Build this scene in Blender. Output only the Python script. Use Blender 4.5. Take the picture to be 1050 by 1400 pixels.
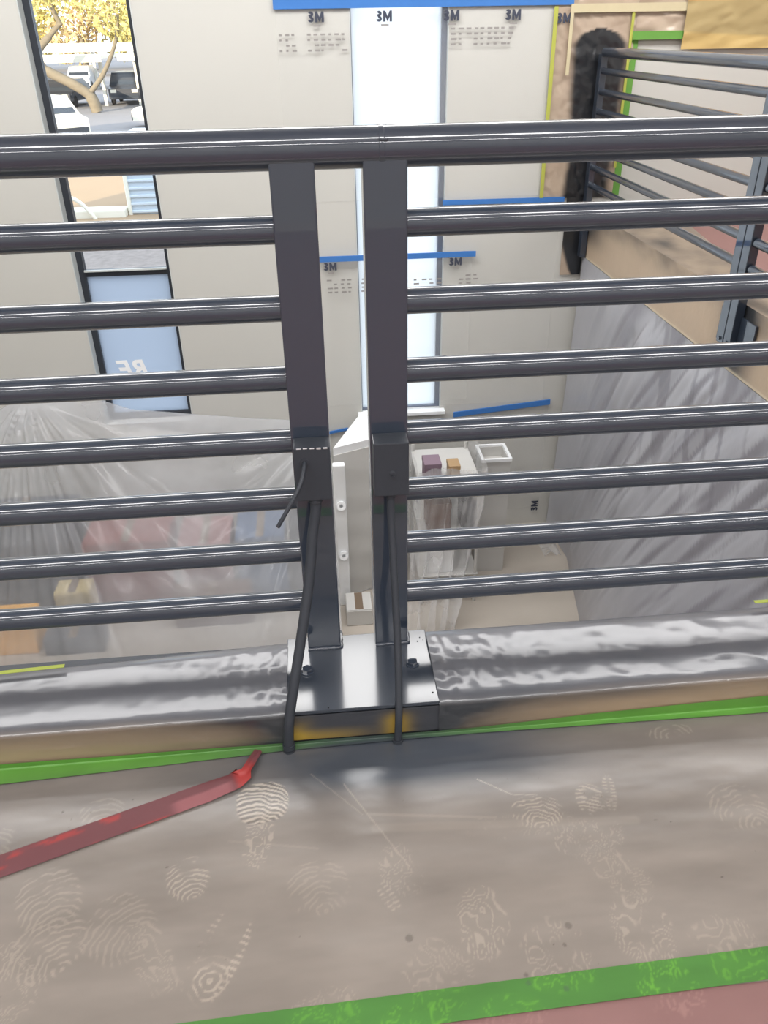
import bpy, bmesh, math, random
import numpy as np
from mathutils import Vector, Matrix

random.seed(7)
for o in list(bpy.data.objects):
    bpy.data.objects.remove(o)
scene = bpy.context.scene
COL = scene.collection

# ------------------------------------------------------------------ camera
F_PX, PITCH, YAW, ROLL, EYE = 1092.7, 31.095, 4.740, -1.020, 1.184
def make_camera():
    th, ya, ro = (math.radians(a) for a in (PITCH, YAW, ROLL))
    fw = Vector((math.sin(ya) * math.cos(th), math.cos(ya) * math.cos(th), -math.sin(th)))
    r = Vector((math.cos(ya), -math.sin(ya), 0)); u = r.cross(fw)
    r2 = r * math.cos(ro) + u * math.sin(ro); u2 = -r * math.sin(ro) + u * math.cos(ro)
    c = bpy.data.cameras.new('camera'); c.sensor_fit = 'VERTICAL'; c.sensor_height = 36.0
    c.lens = F_PX / 1400 * 36; c.clip_start = 0.02; c.clip_end = 500
    o = bpy.data.objects.new('camera', c); COL.objects.link(o)
    m = Matrix((r2, u2, -fw)).transposed().to_4x4(); m.translation = (0, 0, EYE)
    o.matrix_world = m; scene.camera = o
make_camera()

# ------------------------------------------------------------------ world, sun, exposure
w = bpy.data.worlds.new('sky'); scene.world = w; w.use_nodes = True
bg = w.node_tree.nodes['Background']
bg.inputs['Color'].default_value = (0.80, 0.90, 1.0, 1); bg.inputs['Strength'].default_value = 2.6
sl = bpy.data.lights.new('sun', 'SUN'); sl.energy = 9.0; sl.angle = 0.009; sl.color = (1.0, 0.83, 0.58)
so = bpy.data.objects.new('sun', sl); COL.objects.link(so)
SUN_EL = math.radians(15)
sd = Vector((0.46 * math.cos(SUN_EL), 0.888 * math.cos(SUN_EL), -math.sin(SUN_EL)))
so.rotation_euler = sd.to_track_quat('-Z', 'Y').to_euler(); so.location = (-20, -30, 20)
scene.view_settings.view_transform = 'Standard'
scene.view_settings.look = 'None'
scene.view_settings.gamma = 1
scene.view_settings.use_curve_mapping = False
scene.view_settings.exposure = 0.0
scene.cycles.max_bounces = 7; scene.cycles.diffuse_bounces = 4; scene.cycles.glossy_bounces = 3
scene.cycles.transparent_max_bounces = 10; scene.cycles.caustics_reflective = False; scene.cycles.caustics_refractive = False
PANEL_W, STRIP_W = 240.0, 130.0     # watts: luminous panel over the stairwell, thin strips over the landing

# ------------------------------------------------------------------ main measures (metres)
YA = 1.308               # axis of the near railing
XR = 2.040               # axis of the far railing
WALL = 6.110             # face of the back wall
LOW = -2.723             # lower floor
GROUND = -2.80           # outdoors
BARZ = [0.923, 0.799, 0.677, 0.558, 0.440, 0.320, 0.200]
TOPZ = 1.034
PLATE = 0.0854

# ------------------------------------------------------------------ helpers
def lin(r, g, b, k=1.0):
    f = lambda c: (c / 255 / 12.92 if c / 255 <= 0.04045 else ((c / 255 + 0.055) / 1.055) ** 2.4) * k
    return (f(r), f(g), f(b), 1.0)

class MB:
    def __init__(s): s.v = []; s.f = []
    def quad(s, a, b, c, d):
        n = len(s.v); s.v += [a, b, c, d]; s.f.append((n, n + 1, n + 2, n + 3)); return s
    def box(s, x0, x1, y0, y1, z0, z1):
        n = len(s.v)
        s.v += [(x0, y0, z0), (x1, y0, z0), (x1, y1, z0), (x0, y1, z0), (x0, y0, z1), (x1, y0, z1), (x1, y1, z1), (x0, y1, z1)]
        s.f += [tuple(n + i for i in q) for q in ((0, 3, 2, 1), (4, 5, 6, 7), (0, 1, 5, 4), (1, 2, 6, 5), (2, 3, 7, 6), (3, 0, 4, 7))]
        return s
    def rbox(s, x0, x1, y0, y1, z0, z1, b=0.003, seg=2):
        bm = bmesh.new(); bmesh.ops.create_cube(bm, size=1)
        for v in bm.verts:
            v.co = ((x0 + x1) / 2 + v.co.x * (x1 - x0), (y0 + y1) / 2 + v.co.y * (y1 - y0), (z0 + z1) / 2 + v.co.z * (z1 - z0))
        bmesh.ops.bevel(bm, geom=bm.edges[:], offset=b, segments=seg, profile=0.6, affect='EDGES')
        n = len(s.v); bm.verts.index_update()
        s.v += [tuple(v.co) for v in bm.verts]
        s.f += [tuple(n + v.index for v in f.verts) for f in bm.faces]
        bm.free(); return s
    def prism(s, poly, z0, z1, poly2=None):
        n = len(s.v); m = len(poly); q = poly2 or poly
        s.v += [(x, y, z0) for x, y in poly] + [(x, y, z1) for x, y in q]
        s.f += [tuple(n + i for i in reversed(range(m))), tuple(n + m + i for i in range(m))]
        s.f += [(n + i, n + (i + 1) % m, n + m + (i + 1) % m, n + m + i) for i in range(m)]
        return s
    def tube(s, path, r, n=16, cap=True):
        P = [Vector(p) for p in path]; k = len(P)
        R = r if isinstance(r, (list, tuple)) else [r] * k
        T = [(P[min(i + 1, k - 1)] - P[max(i - 1, 0)]).normalized() for i in range(k)]
        a = T[0].orthogonal().normalized(); base = len(s.v)
        for i in range(k):
            a = (a - T[i] * a.dot(T[i])).normalized(); b = T[i].cross(a)
            for j in range(n):
                t = 2 * math.pi * j / n
                s.v.append(tuple(P[i] + (a * math.cos(t) + b * math.sin(t)) * R[i]))
        for i in range(k - 1):
            for j in range(n):
                s.f.append((base + i * n + j, base + i * n + (j + 1) % n, base + (i + 1) * n + (j + 1) % n, base + (i + 1) * n + j))
        if cap:
            s.f.append(tuple(base + j for j in reversed(range(n)))); s.f.append(tuple(base + (k - 1) * n + j for j in range(n)))
        return s
    def ring(s, c, axis, r0, r1, h, n=20):
        A = Vector(axis).normalized(); a = A.orthogonal().normalized(); b = A.cross(a); c = Vector(c); base = len(s.v)
        for rr, hh in ((r0, 0), (r1, 0), (r1, h), (r0, h)):
            for j in range(n):
                t = 2 * math.pi * j / n; s.v.append(tuple(c + A * hh + (a * math.cos(t) + b * math.sin(t)) * rr))
        for i in range(4):
            for j in range(n):
                s.f.append((base + i * n + j, base + i * n + (j + 1) % n, base + ((i + 1) % 4) * n + (j + 1) % n, base + ((i + 1) % 4) * n + j))
        return s

def wpos(o):
    p = Vector(o.location); q = o.parent
    while q: p += Vector(q.location); q = q.parent
    return p

def obj(name, mb, mat, parent=None, smooth=None, cols=None):
    V = np.array(mb.v, dtype=float)
    lo, hi = V.min(0), V.max(0)
    org = np.array([(lo[0] + hi[0]) / 2, (lo[1] + hi[1]) / 2, lo[2]])
    me = bpy.data.meshes.new(name)
    me.from_pydata([tuple(v) for v in (V - org)], [], mb.f)
    me.validate(); me.update()
    if cols is not None:
        at = me.color_attributes.new('Col', 'FLOAT_COLOR', 'POINT')
        at.data.foreach_set('color', np.asarray(cols, dtype=np.float32).ravel())
    if smooth is not None:
        me.polygons.foreach_set('use_smooth', [True] * len(me.polygons))
        if smooth < 180:
            try: me.set_sharp_from_angle(angle=math.radians(smooth))
            except Exception: pass
    me.materials.append(mat)
    o = bpy.data.objects.new(name, me); COL.objects.link(o)
    base = Vector((0, 0, 0))
    if parent: o.parent = parent; base = wpos(parent)
    o.location = Vector(org) - base
    return o

def grid(name, xs, ys, fn, mat, parent=None, cols=None):
    """fn(X, Y) -> three arrays; cols(X, Y) -> (n,4)"""
    X, Y = np.meshgrid(xs, ys); nx, ny = len(xs), len(ys)
    px, py, pz = fn(X, Y)
    V = np.stack([np.broadcast_to(a, X.shape) for a in (px, py, pz)], -1).reshape(-1, 3)
    lo, hi = V.min(0), V.max(0); org = np.array([(lo[0] + hi[0]) / 2, (lo[1] + hi[1]) / 2, lo[2]])
    V = V - org
    i = np.arange((ny - 1) * nx).reshape(ny - 1, nx)[:, :-1].ravel()
    Fq = np.stack([i, i + 1, i + nx + 1, i + nx], -1).astype(np.int32)
    me = bpy.data.meshes.new(name)
    me.vertices.add(len(V)); me.vertices.foreach_set('co', V.astype(np.float32).ravel())
    me.loops.add(Fq.size); me.loops.foreach_set('vertex_index', Fq.ravel())
    me.polygons.add(len(Fq)); me.polygons.foreach_set('loop_start', np.arange(0, Fq.size, 4, dtype=np.int32))
    me.polygons.foreach_set('use_smooth', np.ones(len(Fq), dtype=bool))
    me.update(calc_edges=True)
    if cols is not None:
        at = me.color_attributes.new('Col', 'FLOAT_COLOR', 'POINT')
        at.data.foreach_set('color', cols(X, Y).astype(np.float32).ravel())
    me.materials.append(mat)
    o = bpy.data.objects.new(name, me); COL.objects.link(o)
    base = Vector((0, 0, 0))
    if parent: o.parent = parent; base = wpos(parent)
    o.location = Vector(org) - base
    return o

def tag(o, label=None, cat=None, group=None, kind=None):
    if label: o['label'] = label
    if cat: o['category'] = cat
    if group: o['group'] = group
    if kind: o['kind'] = kind
    return o

def thing(name, label, cat, loc, group=None):
    o = bpy.data.objects.new(name, None); COL.objects.link(o); o.location = loc; o.empty_display_size = 0.1
    return tag(o, label, cat, group)

def struct_root(name, loc):
    o = bpy.data.objects.new(name, None); COL.objects.link(o); o.location = loc
    o['kind'] = 'structure'; return o

def share(src, name, dloc, parent):
    c = src.copy(); COL.objects.link(c); c.name = name; c.parent = parent
    c.location = Vector(src.location) + Vector(dloc); return c

def copy_tree(o, parent=None):
    c = o.copy(); COL.objects.link(c); c.parent = parent
    for ch in o.children: copy_tree(ch, c)
    return c

# numpy noise
def vnoise(x, y, s=0):
    xi = np.floor(x).astype(np.int64); yi = np.floor(y).astype(np.int64); fx = x - xi; fy = y - yi
    def h(a, b):
        n = (a * 374761393 + b * 668265263 + s * 1442695041) & 0x7fffffff
        n = ((n ^ (n >> 13)) * 1274126177) & 0x7fffffff
        return ((n ^ (n >> 16)) & 0xffff) / 65535.0
    ux = fx * fx * (3 - 2 * fx); uy = fy * fy * (3 - 2 * fy)
    return (h(xi, yi) * (1 - ux) + h(xi + 1, yi) * ux) * (1 - uy) + (h(xi, yi + 1) * (1 - ux) + h(xi + 1, yi + 1) * ux) * uy
def fbm(x, y, s=0, o=4):
    t = 0; a = 0.5; k = 0
    for i in range(o): t = t + a * vnoise(x * 2 ** i, y * 2 ** i, s + i); k += a; a *= 0.5
    return t / k
def sstep(a, b, x):
    t = np.clip((x - a) / (b - a), 0, 1); return t * t * (3 - 2 * t)
def mixc(c0, c1, t):
    t = np.asarray(t)[..., None]; return np.asarray(c0) * (1 - t) + np.asarray(c1) * t

# ------------------------------------------------------------------ materials
def mat(name, col=(0.5, 0.5, 0.5, 1), rough=0.5, spec=0.5, metal=0.0, coat=0.0, coat_rough=0.1, var=0.0, vscale=6.0,
        bump=0.0, bscale=40.0, attr=False, stretch=(1, 1, 1), emit=None, rvar=0.0):
    m = bpy.data.materials.new(name); m.use_nodes = True; nt = m.node_tree; N = nt.nodes; L = nt.links
    p = N['Principled BSDF']
    p.inputs['Base Color'].default_value = col; p.inputs['Roughness'].default_value = rough
    p.inputs['Specular IOR Level'].default_value = spec; p.inputs['Metallic'].default_value = metal
    p.inputs['Coat Weight'].default_value = coat; p.inputs['Coat IOR'].default_value = 1.68; p.inputs['Coat Roughness'].default_value = coat_rough
    tc = N.new('ShaderNodeTexCoord'); mp = N.new('ShaderNodeMapping'); mp.inputs['Scale'].default_value = stretch
    L.new(tc.outputs['Object'], mp.inputs['Vector'])
    src = None
    if attr:
        a = N.new('ShaderNodeAttribute'); a.attribute_name = 'Col'; src = a.outputs['Color']
    if var > 0 or src is None:
        nz = N.new('ShaderNodeTexNoise'); nz.inputs['Scale'].default_value = vscale; nz.inputs['Detail'].default_value = 6
        L.new(mp.outputs['Vector'], nz.inputs['Vector'])
        mr = N.new('ShaderNodeMapRange'); mr.inputs['To Min'].default_value = 1 - var; mr.inputs['To Max'].default_value = 1 + var
        L.new(nz.outputs['Fac'], mr.inputs['Value'])
        mx = N.new('ShaderNodeMix'); mx.data_type = 'RGBA'; mx.blend_type = 'MULTIPLY'; mx.inputs['Factor'].default_value = 1
        if src is None: mx.inputs['A'].default_value = col
        else: L.new(src, mx.inputs['A'])
        L.new(mr.outputs['Result'], mx.inputs['B']); src = mx.outputs['Result']
        if rvar > 0:
            m2 = N.new('ShaderNodeMapRange'); m2.inputs['To Min'].default_value = rough - rvar; m2.inputs['To Max'].default_value = rough + rvar
            L.new(nz.outputs['Fac'], m2.inputs['Value']); L.new(m2.outputs['Result'], p.inputs['Roughness'])
    L.new(src, p.inputs['Base Color'])
    if bump > 0:
        nb = N.new('ShaderNodeTexNoise'); nb.inputs['Scale'].default_value = bscale; nb.inputs['Detail'].default_value = 5
        L.new(mp.outputs['Vector'], nb.inputs['Vector'])
        b = N.new('ShaderNodeBump'); b.inputs['Strength'].default_value = bump; b.inputs['Distance'].default_value = 0.01
        L.new(nb.outputs['Fac'], b.inputs['Height']); L.new(b.outputs['Normal'], p.inputs['Normal'])
    if emit:
        p.inputs['Emission Color'].default_value = emit[0]; p.inputs['Emission Strength'].default_value = emit[1]
    return m

def film(name, col, clear=0.5, rough=0.25, cvar=0.2, scale=3.0, stretch=(1, 1, 1), bump=0.3, bscale=12, attr=False, translucent=0.0):
    """thin plastic: part see-through, part milky, glossy"""
    m = bpy.data.materials.new(name); m.use_nodes = True; nt = m.node_tree; N = nt.nodes; L = nt.links
    p = N['Principled BSDF']; out = N['Material Output']
    p.inputs['Base Color'].default_value = col; p.inputs['Roughness'].default_value = rough; p.inputs['Specular IOR Level'].default_value = 0.6
    if attr:
        a = N.new('ShaderNodeAttribute'); a.attribute_name = 'Col'; L.new(a.outputs['Color'], p.inputs['Base Color'])
    tc = N.new('ShaderNodeTexCoord'); mp = N.new('ShaderNodeMapping'); mp.inputs['Scale'].default_value = stretch
    L.new(tc.outputs['Object'], mp.inputs['Vector'])
    nz = N.new('ShaderNodeTexNoise'); nz.inputs['Scale'].default_value = scale; nz.inputs['Detail'].default_value = 4
    L.new(mp.outputs['Vector'], nz.inputs['Vector'])
    mr = N.new('ShaderNodeMapRange'); mr.inputs['From Min'].default_value = 0.3; mr.inputs['From Max'].default_value = 0.7
    mr.inputs['To Min'].default_value = max(0, 1 - clear - cvar); mr.inputs['To Max'].default_value = min(1, 1 - clear + cvar)
    L.new(nz.outputs['Fac'], mr.inputs['Value'])
    nb = N.new('ShaderNodeTexNoise'); nb.inputs['Scale'].default_value = bscale; nb.inputs['Detail'].default_value = 3
    L.new(mp.outputs['Vector'], nb.inputs['Vector'])
    b = N.new('ShaderNodeBump'); b.inputs['Strength'].default_value = bump; b.inputs['Distance'].default_value = 0.02
    L.new(nb.outputs['Fac'], b.inputs['Height']); L.new(b.outputs['Normal'], p.inputs['Normal'])
    t = N.new('ShaderNodeBsdfTransparent'); mx = N.new('ShaderNodeMixShader')
    L.new(mr.outputs['Result'], mx.inputs['Fac']); L.new(t.outputs['BSDF'], mx.inputs[1])
    body = p.outputs['BSDF']
    if translucent > 0:
        tl = N.new('ShaderNodeBsdfTranslucent'); tl.inputs['Color'].default_value = col
        mt = N.new('ShaderNodeMixShader'); mt.inputs['Fac'].default_value = translucent
        L.new(body, mt.inputs[1]); L.new(tl.outputs['BSDF'], mt.inputs[2]); body = mt.outputs['Shader']
    L.new(body, mx.inputs[2])
    L.new(mx.outputs['Shader'], out.inputs['Surface'])
    return m

def glass_mat(name, tint=(0.96, 0.98, 1, 1)):
    m = bpy.data.materials.new(name); m.use_nodes = True; nt = m.node_tree; N = nt.nodes; L = nt.links
    out = N['Material Output']; N.remove(N['Principled BSDF'])
    t = N.new('ShaderNodeBsdfTransparent'); t.inputs['Color'].default_value = tint
    g = N.new('ShaderNodeBsdfGlossy'); g.inputs['Roughness'].default_value = 0.02
    fr = N.new('ShaderNodeFresnel'); fr.inputs['IOR'].default_value = 1.45
    mx = N.new('ShaderNodeMixShader'); L.new(fr.outputs['Fac'], mx.inputs['Fac'])
    L.new(t.outputs['BSDF'], mx.inputs[1]); L.new(g.outputs['BSDF'], mx.inputs[2]); L.new(mx.outputs['Shader'], out.inputs['Surface'])
    return m

def frost_mat(name, col, clear):
    m = bpy.data.materials.new(name); m.use_nodes = True; nt = m.node_tree; N = nt.nodes; L = nt.links
    out = N['Material Output']; p = N['Principled BSDF']; p.inputs['Base Color'].default_value = col; p.inputs['Roughness'].default_value = 0.3
    tl = N.new('ShaderNodeBsdfTranslucent'); tl.inputs['Color'].default_value = col
    t = N.new('ShaderNodeBsdfTransparent'); t.inputs['Color'].default_value = col
    a = N.new('ShaderNodeMixShader'); a.inputs['Fac'].default_value = 0.85
    L.new(p.outputs['BSDF'], a.inputs[1]); L.new(tl.outputs['BSDF'], a.inputs[2])
    b = N.new('ShaderNodeMixShader'); b.inputs['Fac'].default_value = clear
    L.new(a.outputs['Shader'], b.inputs[1]); L.new(t.outputs['BSDF'], b.inputs[2]); L.new(b.outputs['Shader'], out.inputs['Surface'])
    return m

M = {}
M['wall'] = mat('wall_paint', lin(198, 197, 192), 0.75, 0.25, var=0.02, vscale=2, bump=0.05, bscale=220)
M['wall_up'] = M['wall']
M['ceiling'] = mat('ceiling_paint', lin(225, 224, 220), 0.85, 0.2, var=0.02)
M['concrete'] = mat('concrete', lin(178, 170, 160), 0.7, 0.3, var=0.12, vscale=2.5, bump=0.08, bscale=60)
M['black'] = mat('black_rail_paint', lin(42, 51, 65), 0.45, 0.35, coat=1.0, coat_rough=0.03, var=0.04, vscale=30)
M['plate'] = mat('base_plate_paint', lin(44, 51, 62), 0.45, 0.4, coat=1.0, coat_rough=0.13, var=0.04, vscale=30)
M['blackflat'] = mat('black_box_paint', lin(52, 56, 63), 0.5, 0.35, var=0.06, vscale=40, bump=0.05, bscale=180)
M['bare'] = mat('scraped_steel', lin(205, 205, 208), 0.4, 0.5, metal=0.5, var=0.2, vscale=200)
M['hole'] = mat('dark_hole', lin(14, 14, 15), 0.8, 0.1)
M['paint_attr'] = mat('painted_masking', rough=0.42, spec=0.45, attr=True, var=0.07, vscale=9, bump=0.12, bscale=30)
M['floor_film'] = mat('floor_masking_film', rough=0.21, spec=0.85, attr=True, var=0.06, vscale=5, bump=0.03, bscale=25, rvar=0.06)
M['curb_film'] = mat('curb_masking_film', rough=0.35, spec=0.4, attr=True, coat=0.42, coat_rough=0.14, var=0.05, vscale=12, bump=0.05, bscale=16, stretch=(1, 3, 3))
M['tape_attr'] = mat('tape_attr', rough=0.45, spec=0.4, attr=True, var=0.05, vscale=14, bump=0.03, bscale=60)
M['blue_tape'] = mat('blue_tape', lin(66, 120, 190), 0.6, 0.3, var=0.06, vscale=20)
M['green_tape'] = mat('green_tape', lin(104, 156, 72), 0.6, 0.3, var=0.06, vscale=20)
M['lime_tape'] = mat('lime_tape', lin(176, 180, 84), 0.6, 0.3, var=0.06, vscale=20)
M['olive_tape'] = mat('olive_tape', lin(140, 150, 62), 0.6, 0.3, var=0.08, vscale=20)
M['cream_tape'] = mat('cream_tape', lin(200, 188, 156), 0.6, 0.3, var=0.05, vscale=20)
M['rosin'] = mat('rosin_paper', lin(138, 106, 102), 0.75, 0.25, var=0.08, vscale=3, bump=0.05, bscale=40)
M['ochre'] = mat('ochre_paper', lin(214, 182, 122), 0.65, 0.3, var=0.10, vscale=4, bump=0.15, bscale=9)
M['print'] = mat('print_ink', lin(70, 74, 88), 0.7, 0.2, var=0.05)
M['print_pale'] = mat('pale_print_ink', lin(150, 146, 144), 0.7, 0.2, var=0.1)
M['letter'] = mat('white_vinyl', lin(252, 252, 252), 0.5, 0.3, var=0.01)
M['frame'] = mat('dark_anodised_frame', lin(62, 66, 74), 0.4, 0.5, metal=0.3, var=0.04)
M['frame_mid'] = mat('grey_anodised_frame', lin(110, 118, 134), 0.4, 0.5, metal=0.2, var=0.04)
M['frame_light'] = mat('silver_reveal', lin(200, 205, 204), 0.4, 0.5, var=0.03)
M['glass'] = glass_mat('clear_glass')
M['frost'] = frost_mat('frosted_white_glazing', (0.95, 0.98, 1.0, 1), 0.10)
M['bluefilm'] = frost_mat('pale_blue_glazing_film', (0.60, 0.65, 0.72, 1), 0.08)
M['clear_film'] = film('clear_masking_film', (0.85, 0.85, 0.83, 1), 0.88, 0.22, 0.06, 1.5, (1, 1, 1), 0.35, 5)
M['milky'] = film('milky_plastic_sheet', (0.70, 0.72, 0.76, 1), 0.58, 0.14, 0.12, 1.2, (1, 1, 1), 0.05, 4, translucent=0.3)
M['clear_drape'] = film('clear_plastic_drape', (0.84, 0.84, 0.85, 1), 0.70, 0.14, 0.16, 3.0, (1, 1, 1), 0.15, 7, translucent=0.2)
M['grey_sheet'] = film('grey_plastic_sheet', (0.5, 0.5, 0.52, 1), 0.03, 0.33, 0.03, 3, (1, 1, 1), 0.2, 6, attr=True)
M['white'] = mat('white_cover', lin(232, 234, 236), 0.55, 0.35, var=0.03)
M['greyplastic'] = mat('light_grey_plastic', lin(196, 195, 192), 0.5, 0.4, var=0.04)
M['asphalt'] = mat('asphalt', lin(142, 138, 138), 0.9, 0.2, var=0.08, vscale=0.6)
M['tan_ground'] = mat('tan_concrete', lin(170, 146, 120), 0.9, 0.2, var=0.06, vscale=0.8)
M['gravel'] = mat('pale_gravel', lin(150, 140, 134), 0.95, 0.1, var=0.35, vscale=7, bump=0.6, bscale=9)
M['lotwhite'] = mat('carport_white', lin(235, 230, 215), 0.6, 0.3, var=0.03)
M['corr'] = mat('corrugated_metal', lin(205, 214, 222), 0.45, 0.4, var=0.04)
M['bark'] = mat('tree_bark', lin(128, 118, 102), 0.9, 0.1, var=0.2, vscale=4)
M['leaf'] = mat('sunlit_leaves', lin(206, 192, 122), 0.7, 0.2, var=0.25, vscale=1.2)
M['leaf2'] = mat('tan_foliage', lin(212, 188, 140), 0.8, 0.2, var=0.25, vscale=0.6)
M['packing'] = mat('packing_tape', lin(120, 104, 88), 0.4, 0.4, var=0.05)
M['tyre'] = mat('tyre_rubber', lin(38, 38, 40), 0.8, 0.2)
M['carglass'] = mat('car_glass', lin(60, 66, 74), 0.1, 0.6)
M['lamp_glow'] = mat('lamp_diffuser', (0.9, 0.9, 0.9, 1), 0.5, 0.2, emit=((1, 0.98, 0.96, 1), 2.0))
def paint(name, r, g, b, rough=0.35): 
    M[name] = mat(name, lin(r, g, b), rough, 0.5, var=0.04); return M[name]

# ================================================================== SETTING
tag(obj('floor', MB().box(-5, 4.5, -3.5, 1.316, -0.32, 0).box(2.07, 4.5, 1.316, WALL, -0.32, 0), M['concrete']), kind='structure')
tag(obj('floor', MB().box(-5, 4.5, -3.5, WALL, LOW - 0.08, LOW), M['concrete']), kind='structure')
W1 = (-1.742, -1.045, -1.53, 2.30)       # window openings x0 x1 z0 z1
W2 = (0.335, 0.995, -1.53, 2.30)
wb = MB(); D = WALL + 0.22
for x0, x1 in ((-5, W1[0]), (W1[1], W2[0]), (W2[1], 4.5)):
    wb.box(x0, x1, WALL, D, LOW, 3.2)
for a in (W1, W2):
    wb.box(a[0], a[1], WALL, D, LOW, a[2]); wb.box(a[0], a[1], WALL, D, a[3], 3.2)
tag(obj('wall_back', wb, M['wall']), kind='structure')
tag(obj('wall_left', MB().box(-5.2, -5, -3.5, D, LOW, 3.2), M['wall']), kind='structure')
tag(obj('wall_right', MB().box(4.5, 4.7, -3.5, D, LOW, 3.2), M['wall']), kind='structure')
tag(obj('wall_front', MB().box(-5.2, 4.7, -3.7, -3.5, LOW, 3.2), M['wall']), kind='structure')
tag(obj('ceiling', MB().box(-5.2, 4.7, -3.7, D, 3.2, 3.4), M['ceiling']), kind='structure')
# unseen wing added outdoors on the left, sized to cast the slanted ground shadow
tag(obj('wall_shadow_wing', MB().box(-15.3, -5.21, -3.7, D, GROUND, 3.4), M['wall']), kind='structure')
# raised curb under the railing
tag(obj('trim_1', MB().rbox(-5, 2.06, 1.112, 1.314, 0, 0.0770, 0.003), M['blackflat']), kind='structure')

def window(name, a, fy, mull, pane_mats, fl=.05, frt=.044, fb=.05, fm='frame'):
    r = struct_root(name, ((a[0] + a[1]) / 2, fy, a[2]))
    x0, x1, z0, z1 = a
    f = MB(); f.box(x0 + .001, x0 + fl, fy - .03, fy + .03, z0 + .001, z1 - .001).box(x1 - frt, x1 - .001, fy - .03, fy + .03, z0 + .001, z1 - .001)
    f.box(x0 + fl, x1 - frt, fy - .03, fy + .03, z0 + .001, z0 + fb).box(x0 + fl, x1 - frt, fy - .03, fy + .03, z1 - fb, z1 - .001)
    obj('window_frame', f, M[fm], r)
    obj('reveal', MB().box(x0 - .0, x0 + .006, WALL - .004, fy - .031, z0 + .001, z1 - .001), M['frame_light'], r)
    obj('reveal', MB().box(x1 - .006, x1, WALL - .004, fy - .031, z0 + .001, z1 - .001), M['frame_light'], r)
    zs = [z0 + fb] + mull + [z1 - fb]
    for i, mz in enumerate(mull):
        obj('mullion', MB().box(x0 + fl, x1 - frt, fy - .028, fy + .028, mz - .022, mz + .022), M['frame'], r)
        obj('mullion_cap', MB().box(x0 + fl, x1 - frt, fy - .05, fy - .029, mz + .018, mz + .030), M['frame_light'], r)
    for i in range(len(zs) - 1):
        obj('pane', MB().box(x0 + fl, x1 - frt, fy - .004, fy + .004, zs[i] + (.022 if i else 0), zs[i + 1] - (.022 if i + 2 < len(zs) else 0)), pane_mats[i], r)
    return r
w1 = window('window_1', W1, WALL + 0.13, [-0.345], [M['bluefilm'], M['glass']])
w2 = window('window_2', W2, WALL + 0.07, [], [M['frost']], .014, .042, .014, 'frame_mid')
obj('sill', MB().rbox(W2[0] - .03, W2[1] + .03, WALL - .07, WALL + .06, W2[2] - .03, W2[2], .004), M['white'], w2)

def mark(size, loc, mat_, parent, turn=0.0):
    '''printed two-character mark drawn from strokes, standing on the wall'''
    st = size * .17; mb = MB(); n = 12
    def q(a, b, c, d):
        for k, dy in ((0, 0.0), (1, .0008)): pass
        k = len(mb.v)
        for (x, z) in (a, b, c, d): mb.v.append((x, 0.0, z))
        for (x, z) in (a, b, c, d): mb.v.append((x, .0008, z))
        mb.f += [(k, k + 1, k + 2, k + 3), (k + 7, k + 6, k + 5, k + 4)] + [(k + j, k + 4 + j, k + 4 + (j + 1) % 4, k + (j + 1) % 4) for j in range(4)]
    h = size * .72
    for cz, r in ((h * .745, h * .255), (h * .27, h * .27)):          # the two bowls
        ro, ri = r, r - st
        for i_ in range(n):
            a0 = math.radians(150 - 300 * i_ / n); a1 = math.radians(150 - 300 * (i_ + 1) / n)
            if cz < h * .5: a0 = math.radians(120 - 285 * i_ / n); a1 = math.radians(120 - 285 * (i_ + 1) / n)
            f = lambda a, rr: (-size * .30 + rr * 1.15 * math.cos(a), cz + rr * math.sin(a))
            q(f(a0, ri), f(a0, ro), f(a1, ro), f(a1, ri))
    x0, x1 = size * .02, size * .70; xm = (x0 + x1) / 2; t = st * 1.05
    q((x0, 0), (x0 + t, 0), (x0 + t, h), (x0, h)); q((x1 - t, 0), (x1, 0), (x1, h), (x1 - t, h))
    q((x0 + t, h), (x0 + t, h * .45), (xm, 0), (xm, h * .50)); q((x1 - t, h * .45), (x1 - t, h), (xm, h * .50), (xm, 0))
    c, s_ = math.cos(turn), math.sin(turn)
    mb.v = [(loc[0] + x * c - z * s_, loc[1] + y, loc[2] + x * s_ + z * c) for x, y, z in mb.v]
    return obj('printed_mark', mb, mat_, parent)

def text_obj(name, s, size, loc, mat_, parent, rot=(math.radians(90), 0, 0), sx=1.0, bold=0.0, shear=0.0, align='CENTER', depth=0.0006):
    c = bpy.data.curves.new(name, 'FONT'); c.body = s; c.size = size; c.align_x = align; c.offset = bold; c.extrude = depth; c.shear = shear
    t = bpy.data.objects.new(name, c); COL.objects.link(t)
    bpy.context.view_layer.update()
    me = bpy.data.meshes.new_from_object(t.evaluated_get(bpy.context.evaluated_depsgraph_get()))
    bpy.data.objects.remove(t); bpy.data.curves.remove(c)
    R = Matrix.Diagonal((sx, 1, 1, 1)); R = Matrix.Rotation(rot[2], 4, 'Z') @ Matrix.Rotation(rot[1], 4, 'Y') @ Matrix.Rotation(rot[0], 4, 'X') @ R
    me.transform(R)
    if sx < 0: me.flip_normals()
    me.materials.clear(); me.materials.append(mat_)
    o = bpy.data.objects.new(name, me); COL.objects.link(o)
    if parent: o.parent = parent; o.location = Vector(loc) - wpos(parent)
    else: o.location = loc
    return o
# reversed white lettering on the blue lower pane, read from outdoors
text_obj('lettering', 'RE', 0.20, (-1.46, WALL + 0.118, -1.175), M['letter'], w1, sx=-1.0, bold=0.006, shear=0.25)

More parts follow.
